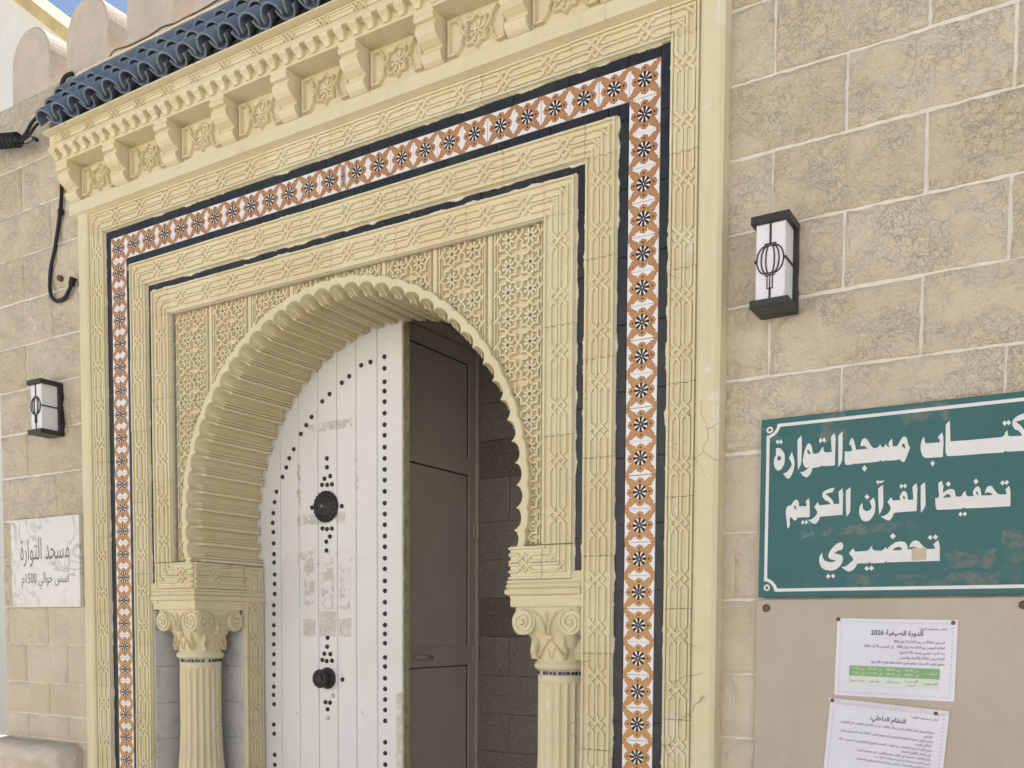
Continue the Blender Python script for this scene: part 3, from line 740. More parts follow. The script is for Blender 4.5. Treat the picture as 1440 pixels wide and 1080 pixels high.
# ================================================================== COLUMNS
def make_column(s, label):
    cx, cy = s * .888, .132
    t = thing('column', label, 'column', (cx, cy, 0), 'pair of columns carrying the arch')
    # shaft
    sh = MB(); NF = 20; K = 8; n = NF * K; zsl = [.17, .30, .45, .60, .75, .85, .93, 1.0, 1.08, 1.17, 1.26, 1.34, 1.40, 1.412, 1.419, 1.424, 1.440]
    def rad(z): return .0855 + (.030 * ((1.17 - z) / .35) ** 1.7 if z < 1.17 and z > .82 else 0) + (.030 if z <= .82 else 0)
    v = []
    for z in zsl:
        fl = 1.0 if z < 1.405 else max(0, (1.42 - z) / .012) if z < 1.42 else 0
        for k in range(n):
            a = 2 * pi * k / n; u = (k % K) / K
            d = .0085 * sqrt(max(0, 1 - ((u - .5) / .40) ** 2)) * fl
            r_ = rad(z) - d + noise.noise(Vector((k * .3, z * 30, s))) * .0006; v.append((cx + r_ * cos(a), cy + r_ * sin(a), z))
    fs = [(i * n + k, i * n + (k + 1) % n, (i + 1) * n + (k + 1) % n, (i + 1) * n + k) for i in range(len(zsl) - 1) for k in range(n)]
    sh.add(v, fs, 0, True); obj('shaft', sh, M['plaster'], t)
    b = MB(); b.box(cx - .128, cx + .128, cy - .128, cy + .128, 0, .10); b.lathe([(.135, .10), (.142, .115), (.135, .135), (.122, .14), (.128, .155), (.120, .17), (.10, .172)], 40, cx, cy); obj('base', b, M['plaster'], t)
    # blue mosaic ring under the capital
    bed_ = MB(); bed_.lathe([(.084, 1.4395), (.0872, 1.4400), (.0872, 1.4585), (.084, 1.459)], 48, cx, cy); mo = obj('mosaic_band', bed_, M['mosaicbed'], t)
    q = MB(); nb = 38
    for i in range(nb):
        if random.random() < .07: continue
        a0_ = 2 * pi * i / nb + random.uniform(0, .03); a1_ = a0_ + 2 * pi / nb * random.uniform(.62, .84); z0, z1 = 1.4425 + random.uniform(0, .002), 1.456 - random.uniform(0, .002)
        P = lambda a, z, r: (cx + r * cos(a), cy + r * sin(a), z)
        q.add([P(a0_, z0, .0885), P(a1_, z0, .0885), P(a1_, z1, .0885), P(a0_, z1, .0885), P(a0_, z0, .085), P(a1_, z0, .085), P(a1_, z1, .085), P(a0_, z1, .085)], [(0, 1, 2, 3), (0, 4, 5, 1), (1, 5, 6, 2), (2, 6, 7, 3), (3, 7, 4, 0)])
    obj('mosaic_tesserae', q, M['mosaic'], mo)['kind'] = 'stuff'
    # capital: round neck that opens into a square with a pair of volutes on each face
    c = MB(); prof = [(.089, 1.459, 0), (.096, 1.463, 0), (.0985, 1.472, 0), (.096, 1.481, 0), (.0885, 1.486, 0), (.0875, 1.50, .05), (.089, 1.53, .2), (.093, 1.556, .4), (.100, 1.575, .62), (.110, 1.60, .8), (.118, 1.63, .95), (.122, 1.655, 1), (.122, 1.664, 1)]
    n = 64; v = []
    for (r_, z, sq) in prof:
        for k in range(n):
            a = 2 * pi * (k + .5) / n; m_ = 1 / max(abs(cos(a)), abs(sin(a))); k_ = 1 + (min(m_, 1.36) - 1) * sq; v.append((cx + r_ * k_ * cos(a), cy + r_ * k_ * sin(a), z))
    c.add(v, [(i * n + k, i * n + (k + 1) % n, (i + 1) * n + (k + 1) % n, (i + 1) * n + k) for i in range(len(prof) - 1) for k in range(n)], 0, True)
    c.add(v[-n:], [tuple(range(n))])
    co = obj('capital', c, M['plaster'], t)
    for fa in range(4):
        Rm = T((cx, cy, 0)) @ RZ(fa * pi / 2)
        vm = MB()
        for e in (-1, 1):
            vx, vz, R_ = e * .086, 1.616, .043
            # volute drum
            vm.lathe([(R_, .100), (R_, .122), (R_ - .004, .1255), (.0, .1255)], 28, vx, vz, axis='Y', smooth=False, cap=False)
            spi = []
            for i in range(46):
                a = pi / 2 - e * 0 + e * (-.2 + i * 2 * pi * 2.05 / 45); rr = (R_ - .004) * (1 - .86 * i / 45); spi.append((vx + rr * cos(a), vz + rr * sin(a)))
            vm.strap(spi, .0072, .124, .1325, groove=0)
            vm.lathe([(.009, .124), (.008, .134), (.004, .1365), (0, .137)], 12, vx, vz, axis='Y', cap=False)
            # tendril from the volute down to the middle, leaf strokes below
            vm.strap([(e * .066, 1.655), (e * .040, 1.648), (e * .022, 1.630), (e * .010, 1.604), (e * .003, 1.575)], .009, .105, .1255, groove=.2)
            vm.strap([(e * .004, 1.556), (e * .026, 1.532), (e * .044, 1.506)], .008, .080, .0965, groove=.2)
            vm.strap([(e * .052, 1.575), (e * .050, 1.545), (e * .058, 1.520), (e * .048, 1.495)], .008, .070, .0945, groove=.2)
            vm.strap([(e * .012, 1.530), (e * .006, 1.512), (e * .002, 1.496)], .006, .080, .0945, groove=0)
        vm.lathe([(.012, .090), (.011, .108), (.006, .112), (0, .1125)], 14, 0, 1.567, axis='Y', cap=False)
        vm.strap([(0, 1.652), (-.006, 1.638), (0, 1.622), (.006, 1.638), (0, 1.652)], .005, .115, .1255, groove=0)
        obj('volutes', vm, M['plaster'], co, Rm)
    return t
make_column(-1, 'cream fluted column with scrolled capital and blue mosaic ring beside the white door')
make_column(1, 'cream fluted column with scrolled capital standing in front of the dark granite entry')

# ================================================================== TILED EAVE over the cornice
eave = thing('tiled_eave', 'sloping eave of blue glazed barrel tiles above the carved cornice', 'roof', (0, -.08, 3.69))
P0, P1 = Vector((-.172, 3.706)), Vector((-.034, 3.918)); sl_ = (P1 - P0).length; ang = atan2(P1.y - P0.y, P1.x - P0.x)
eb = MB(); eb.prism([(-.110, 3.6945), (.040, 3.6945), (.040, 4.020), (.022, 4.020), (.010, 4.000), (-.024, 3.912), (-.120, 3.745)], lambda p, t: (t, p[0], p[1]), -1.505, 1.505)
obj('roof_bed', eb, M['ridge'], eave)
wl = MB(); x = -1.515
tp = []
while x < 1.515:
    tp.append(x); x += .03
for a, b in zip(tp, tp[1:]): pass
v = []; fs = []
for i, x in enumerate(tp):
    j = noise.noise(Vector((x * 9, 1, 1))) * .004; v += [(x, .040, 4.020), (x, .016 + j, 4.0205), (x, .014 + j, 4.027 + j), (x, .040, 4.030)]
    if i: o = 4 * (i - 1); fs += [(o + k, o + k + 1, o + k + 5, o + k + 4) for k in range(3)]
wl.add(v, fs); obj('mortar_edge', wl, M['mortar'], eave)
def barrel(r0, r1, L, arc_, th, flip=False, n=14):
    mb = MB(); v = []; fs = []
    secs = [(0, r0), (L * .04, r0), (L, r1)]
    for (y, r_) in secs:
        for rr in (r_, r_ - th):
            for k in range(n + 1):
                a = pi / 2 - arc_ / 2 + arc_ * k / n; z = rr * sin(a) * 1.12; x = rr * cos(a)
                v.append((x, y, -z if flip else z))
    m = n + 1
    for i in range(len(secs) - 1):
        o = i * 2 * m; p = o + 2 * m
        for k in range(n):
            fs += [(o + k, o + k + 1, p + k + 1, p + k), (o + m + k, p + m + k, p + m + k + 1, o + m + k + 1)]
        fs += [(o, p, p + m, o + m), (o + n, o + m + n, p + m + n, p + n)]
    for o in (0, (len(secs) - 1) * 2 * m):
        for k in range(n): fs.append((o + k, o + m + k, o + m + k + 1, o + k + 1))
    mb.add(v, fs, 0, True); return mb.mesh('roof_tile', M['roof'])
cov = barrel(.0475, .036, .118, radians(190), .0075); pan = barrel(.0420, .0420, .19, radians(176), .0065, True)
NT = 27; tp_ = 2.98 / NT
for k in range(NT):
    x = -1.49 + tp_ * (k + .5)
    for row in range(3):
        d = row * .077 + random.uniform(-.003, .003)
        B = T((x + random.uniform(-.003, .003), P0.x - .006 + cos(ang) * d, P0.y + .004 + sin(ang) * d)) @ RX(ang - radians(7)) @ RZ(random.uniform(-.035, .035)) @ RY(random.uniform(-.06, .06))
        obj('roof_tile', cov, None, eave, B)
    if k < NT - 1:
        obj('roof_tile', pan, None, eave, T((x + tp_ / 2, P0.x - .016 + random.uniform(-.004, .004), P0.y + .020)) @ RX(ang) @ RY(random.uniform(-.05, .05)))

# ================================================================== WHITE STUDDED DOOR LEAF
DY = .376
door = thing('studded_door', 'white plank door leaf with black studs, round iron boss and knob', 'door', (-.37, DY, 0))
RD = .830
def topz(x): return AC.y + sqrt(max(0, RD * RD - x * x))
px = [-.818, -.654, -.544, -.433, -.326, -.222, -.110, .020]
for a, b in zip(px, px[1:]):
    g_ = .0012; a_, b_ = a + g_, b - g_; nn = 10
    top = [(a_ + (b_ - a_) * i / nn, topz(a_ + (b_ - a_) * i / nn)) for i in range(nn + 1)]
    mb = MB(); poly = [(b_, .02), ] + [(x, max(z, 1.9)) for x, z in top[::-1]] + [(a_, .02)]
    c_ = .0028; cx_ = (a_ + b_) / 2; sc = 1 - 2 * c_ / (b_ - a_)
    n = len(poly); v = [(x, DY + .04, z) for x, z in poly] + [(x, DY + c_, z) for x, z in poly] + [(cx_ + (x - cx_) * sc, DY, z) for x, z in poly]
    fs = []
    for q in (0, n):
        for i in range(n): j = (i + 1) % n; fs.append((q + i, q + n + i, q + n + j, q + j))
    mb.add(v, fs)
    mb.add(v[2 * n:], tessellate_polygon([[Vector((p[0], p[2], 0)) for p in v[2 * n:]]]))
    mb.add(v[:n], tessellate_polygon([[Vector((p[0], p[2], 0)) for p in v[:n]]]))
    obj('plank', mb, M['door'], door)
eg = MB(); eg.box(.0205, .0235, DY + .003, DY + .0215, .02, 2.822); eg.box(.0205, .0235, DY + .0245, DY + .042, .02, 2.822); obj('edge_strip', eg, M['door_edge'], door)
cr = MB(); cr.box(-.765, .018, DY + .0405, DY + .050, .2, .32); cr.box(-.765, .018, DY + .0405, DY + .050, 1.7, 1.8); obj('cross_rail', cr, M['door_edge'], door)
sd = MB(); sd.lathe([(.0098, 0), (.0096, .003), (.0082, .0062), (.0052, .0086), (0, .0096)], 14, axis='Y', cap=False); sdm = sd.mesh('stud', M['iron']); sdw = sd.mesh('stud', M['wstud'])
STUDS = [(-69, z) for z in (2680, 2634, 2581, 2544, 2502, 2456, 2410, 2368, 2321, 2276, 2232, 2189, 2144, 2097, 2053, 2010, 1964, 1921, 1875, 1832, 1783, 1743, 1697, 1650, 1604, 1568, 1530, 1472, 1435, 1387, 1343, 1300, 1257, 1212, 1124, 1079, 1032, 985, 940, 895, 850)]
STUDS += [(-673, 2185), (-685, 2140), (-693, 2093), (-697, 2051), (-694, 2010), (-693, 1961), (-691, 1914), (-691, 1877), (-688, 1824), (-689, 1783), (-689, 1739), (-695, 1689), (-694, 1651), (-696, 1601), (-696, 1562), (-697, 1517), (-697, 1473), (-698, 1431), (-697, 1381), (-699, 1329), (-701, 1292), (-698, 1251), (-701, 1160), (-699, 1119), (-697, 1025), (-697, 980)]
STUDS += [(-362, 2568), (-403, 2543), (-464, 2485), (-495, 2454), (-526, 2420), (-568, 2359), (-595, 2323), (-613, 2285), (-636, 2246), (-141, 2669), (-190, 2663), (-254, 2627), (-294, 2606)]
STUDS += [(-379, 2303), (-379, 2266), (-361, 2228), (-393, 2220), (-407, 2195), (-378, 2193), (-351, 2193), (-465, 2103), (-297, 2099), (-406, 2012), (-380, 2008), (-353, 2009), (-364, 1976), (-385, 1955), (-384, 1918)]
STUDS += [(-380, 1549), (-383, 1511), (-399, 1481), (-365, 1480), (-411, 1454), (-386, 1450), (-356, 1452), (-298, 1374), (-394, 1274), (-368, 1273), (-382, 1244)]
for x, z in STUDS: obj('stud', sdm, None, door, T((x / 1000, DY + .0005, z / 1000)) @ RY(random.uniform(0, 6)))
for x, z in ((-352, 1304), (-382, 1206)): tag(obj('stud', sdw, None, door, T((x / 1000, DY + .0005, z / 1000))), 'stud painted over in pale grey')
bs = MB(); bs.lathe([(.0665, -.001), (.0665, .006), (.063, .011), (.052, .0125), (.050, .0105), (.046, .0135), (.036, .018), (.030, .0165), (.027, .021), (.016, .026), (.008, .028), (0, .028)], 40, axis='Y', cap=False)
for ring_r, cnt, hh in ((.0575, 22, .0125), (.041, 14, .016)):
    for k in range(cnt):
        a = 2 * pi * k / cnt; b = a + .55 * 2 * pi / cnt
        bs.strap([(ring_r * cos(a) * .92, ring_r * sin(a) * .92), (ring_r * cos((a + b) / 2) * 1.09, ring_r * sin((a + b) / 2) * 1.09), (ring_r * cos(b) * .93, ring_r * sin(b) * .93)], .004, hh - .004, hh + .003, groove=0)
obj('iron_boss', bs, M['iron_relief'], door, T((-.384, DY, 2.102)))
br = MB(); br.lathe([(.006, .024), (.0055, .031), (.003, .034), (0, .0345)], 10, axis='Y', cap=False); obj('boss_pin', br, simple('bright_steel', C(.55, .53, .50), .3, .1, bump=0, metal=.9), door, T((-.384, DY, 2.102)))
kb = MB(); kb.lathe([(.046, -.001), (.046, .005), (.042, .010), (.030, .013), (.022, .016), (.0195, .024), (.021, .031), (.032, .036), (.0385, .042), (.0395, .049), (.036, .055), (.030, .0575), (.028, .0555), (.018, .058), (0, .060)], 36, axis='Y', cap=False)
for k in range(12):
    a = 2 * pi * k / 12; kb.strap([(.018 * cos(a), .018 * sin(a)), (.026 * cos(a + .25), .026 * sin(a + .25))], .005, .054, .0605, groove=0)
obj('knob', kb, M['iron_relief'], door, T((-.382, DY, 1.377)))

# ================================================================== VESTIBULE behind the door
XM, GY = -.179, 1.222
inner = MB()
inner.box(-1.25, 1.25, .46, 3.2, 3.05, 3.10); inner.box(-1.25, -1.20, .38, 3.2, 0, 3.05); inner.box(1.20, 1.25, .38, 3.2, 0, 3.05); inner.box(-1.20, 1.20, 3.15, 3.2, 0, 3.05)
tag(obj('vestibule_shell', inner, M['ceil']), kind='structure')
gw = MB(); gw.box(XM - .02, 1.198, GY + .008, GY + .12, 0, 3.05)
gwo = tag(obj('granite_wall', gw, M['dark_gap']), 'dark brown speckled granite tiled wall inside the entry', 'wall')
gz = [0.06, .25, .43, .62, .805, .992, 1.177, 1.363, 1.552, 1.738, 1.924, 2.106, 2.316, 2.496, 2.675, 2.86, 3.045]
for i in range(len(gz) - 1):
    x = XM - .02 + (.0 if i % 2 else .095) - (.36 if i % 2 == 0 else 0) ; dark = i in (8, 12)
    x = XM + (-.19 if i % 2 else -.005)
    while x < 1.19:
        a, b = max(x, XM - .015), min(x + .375, 1.196)
        if b - a > .02:
            mb = MB(); mb.cbox(a + .0008, b - .0008, GY, GY + .010, gz[i] + .0008, gz[i + 1] - .0008, .001); obj('granite_tile', mb, M['granite_d'] if dark else M['granite'], gwo)
        x += .375
md = thing('metal_door', 'brown grey metal panel door with lever handle inside the entry', 'door', (XM, .93, 0))
Ya, Yb = .615, 1.205
fr_ = MB(); th = .04
def rail(y0, y1, z0, z1, dx=0): fr_.box(XM - th, XM + dx, y0, y1, z0, z1)
rail(Ya, Ya + .05, 0.03, 2.92); rail(Yb - .055, Yb, 0.03, 2.92); rail(Ya + .05, Yb - .055, 2.85, 2.92); rail(Ya + .05, Yb - .055, 2.325, 2.405); rail(Ya + .05, Yb - .055, 1.415, 1.508); rail(Ya + .05, Yb - .055, .03, .15)
obj('frame', fr_, M['grey_metal'], md)
for z0, z1 in ((2.405, 2.85), (1.508, 2.325), (.15, 1.415)):
    pb = MB(); pb.box(XM - .030, XM - .010, Ya + .05, Yb - .055, z0, z1); bo = obj('panel', pb, M['grey_metal'], md)
    gs = MB()
    gs.box(XM - .012, XM - .0085, Yb - .0625, Yb - .0555, z0 + .001, z1 - .001); gs.box(XM - .012, XM - .0085, Ya + .051, Yb - .063, z1 - .006, z1 - .001); obj('gasket', gs, M['dark_gap'], bo)
jb = MB(); jb.box(XM - .05, XM + .012, Yb + .001, GY - .001, 0, 2.98); jb.box(XM - .05, XM + .010, .60, Yb, 2.925, 2.98); obj('jamb', jb, M['grey_metal'], md)
for z in (2.06, 1.47, .5):
    h_ = MB(); h_.tube([(XM + .014, Yb - .002, z - .04), (XM + .014, Yb - .002, z + .04)], .009, 10); h_.box(XM + .001, XM + .008, Yb - .022, Yb + .012, z - .036, z + .036); obj('hinge', h_, M['grey_metal'], md)
hd = MB(); hd.box(XM + .0005, XM + .006, Ya + .072, Ya + .105, 1.432, 1.492); hd.tube([(XM + .004, Ya + .09, 1.463), (XM + .030, Ya + .09, 1.463), (XM + .036, Ya + .10, 1.463), (XM + .036, Ya + .19, 1.460)], .0085, 10); obj('handle', hd, M['grey_metal'], md)
lk = MB(); lk.box(XM + .0004, XM + .004, Ya + .018, Ya + .036, 1.345, 1.44); lk.box(XM + .004, XM + .009, Ya + .021, Ya + .033, 1.36, 1.385); obj('lock_plate', lk, simple('worn_lock_plate', C(.42, .38, .30), .5, .2), md)

# ================================================================== WALL LAMPS
def make_lamp(xr, label):
    """xr = right edge of the back plate; lamp 102 mm wide, 240 mm high"""
    w, dp, z0, z1 = .103, .113, 2.462, 2.704; yb = .028; yf = yb - dp; cx = xr - w / 2
    t = thing('wall_lamp', label, 'lamp', (cx, yb, z0), 'lantern wall lamps on either side of the gateway')
    b = MB(); b.cbox(cx - w / 2 + .004, cx + w / 2 - .001, yb - .022, yb + .004, z0 + .002, z1 - .002, .002); obj('back_plate', b, M['lampblack'], t)
    for za, zb_ in ((z1 - .020, z1), (z0, z0 + .020)):
        c = MB(); c.cbox(cx - w / 2, cx + w / 2, yf, yb - .004, za, zb_, .0015); obj('cap', c, M['lampblack'], t)
    d_ = MB(); d_.cbox(cx - w / 2 + .012, cx + w / 2 - .012, yf + .012, yb - .0225, z0 + .0202, z1 - .0202, .003); obj('diffuser', d_, M['diffuser'], t)
    o = MB(); yo = -(yf + .010); zc = (z0 + z1) / 2 + .004
    fn = lambda u, v, h: (cx + u, -h, zc + v)
    def bar(p, wd=.0042): o.strap(p, wd, yo - .004, yo + .001, groove=0, fn=fn)
    H = (z1 - z0) / 2 - .020
    bar([(0, H - .004), (0, .040)], .007); bar([(-.016, .041), (.016, .041)], .005); bar([(-.016, .036), (.016, .036)], .003)
    for rx in (.036, .024, .0115):
        for e in (-1, 1): bar([(e * (.0125 * (rx / .036) + (rx - .0125 * rx / .036) * cos(a)), .036 * sin(a)) for a in [pi / 2 * k / 7 for k in range(-7, 8)]], .0044)
    bar([(-.014, -.036), (.014, -.036)], .004); bar([(-.014, -.041), (.014, -.041)], .004)
    for u in (-.0072, 0, .0072): bar([(u, -.041), (u, -.076)], .003)
    bar([(-.0085, -.076), (.0085, -.076)], .003); bar([(0, -.076), (0, -H - .006)], .007)
    bar([(.036, 0), (w / 2 - .010, 0)], .006); bar([(-.036, 0), (-w / 2 + .010, 0)], .006)
    for e in (-1, 1): o.box(*sorted((cx + e * (w / 2 - .0125), cx + e * (w / 2 - .009))), yf + .0105, yb - .0205, zc - .003, zc + .003)
    obj('lantern_grille', o, M['lampblack'], t)
    return t
make_lamp(1.666, 'black and white lantern wall lamp above the teal sign')
make_lamp(-1.667, 'black and white lantern wall lamp above the marble plaque')

# ================================================================== TEAL SIGN
SX0, SX1, SZ0, SZ1, SY = 1.575, 2.300, 1.686, 2.181, .008
sign = thing('painted_sign', 'teal sign with white Arabic lettering and white line border', 'sign', (1.93, SY, SZ0))
b = MB(); b.cbox(SX0, SX1, SY, SY + .012, SZ0, SZ1, .0012); obj('sign_panel', b, M['sign'], sign)
# white border with notched corners
bo = MB(); i0, ww, nr = .0155, .0088, .032
def border_loop(i, rad):
    P = []
    for (cx_, cz_, a0_) in ((SX0 + i0 - .002, SZ1 - i0 + .002, 0), (SX0 + i0 - .002, SZ0 + i0 - .002, pi / 2), (SX1 - i0 + .002, SZ0 + i0 - .002, pi), (SX1 - i0 + .002, SZ1 - i0 + .002, 3 * pi / 2)):
        for k in range(9):
            a = a0_ - (pi / 2) * k / 8; x = cx_ + rad * cos(a); z = cz_ + rad * sin(a)
            P.append((min(max(x, SX0 + i), SX1 - i), min(max(z, SZ0 + i), SZ1 - i)))
    return P
lo_, li_ = border_loop(i0, nr), border_loop(i0 + ww, nr + ww)
n = len(lo_); bo.add([(x, SY - .0008, z) for x, z in lo_] + [(x, SY - .0008, z) for x, z in li_], [(k, (k + 1) % n, n + (k + 1) % n, n + k) for k in range(n)])
obj('border_line', bo, M['signwhite'], sign)
for cx_ in (SX0 + .024, SX1 - .024):
    for cz_ in (SZ0 + .027, SZ1 - .030):
        e_ = MB(); e_.flat(circle(0, 0, .0092, 20), [circle(0, 0, .0042, 12)], lambda p: (cx_ + p[0], SY - .0009, cz_ + p[1])); e_.lathe([(.0042, -.001), (.004, .001), (.002, .002), (0, .0022)], 10, cx_, cz_, axis='Y', mi=1, cap=False)
        for i_ in range(len(e_.v)):
            x_, y_, z_ = e_.v[i_]
            if e_.mi and i_ >= 32: e_.v[i_] = (x_, y_ + SY, z_)
        obj('corner_screw', e_, [M['signwhite'], M['rust']], sign)
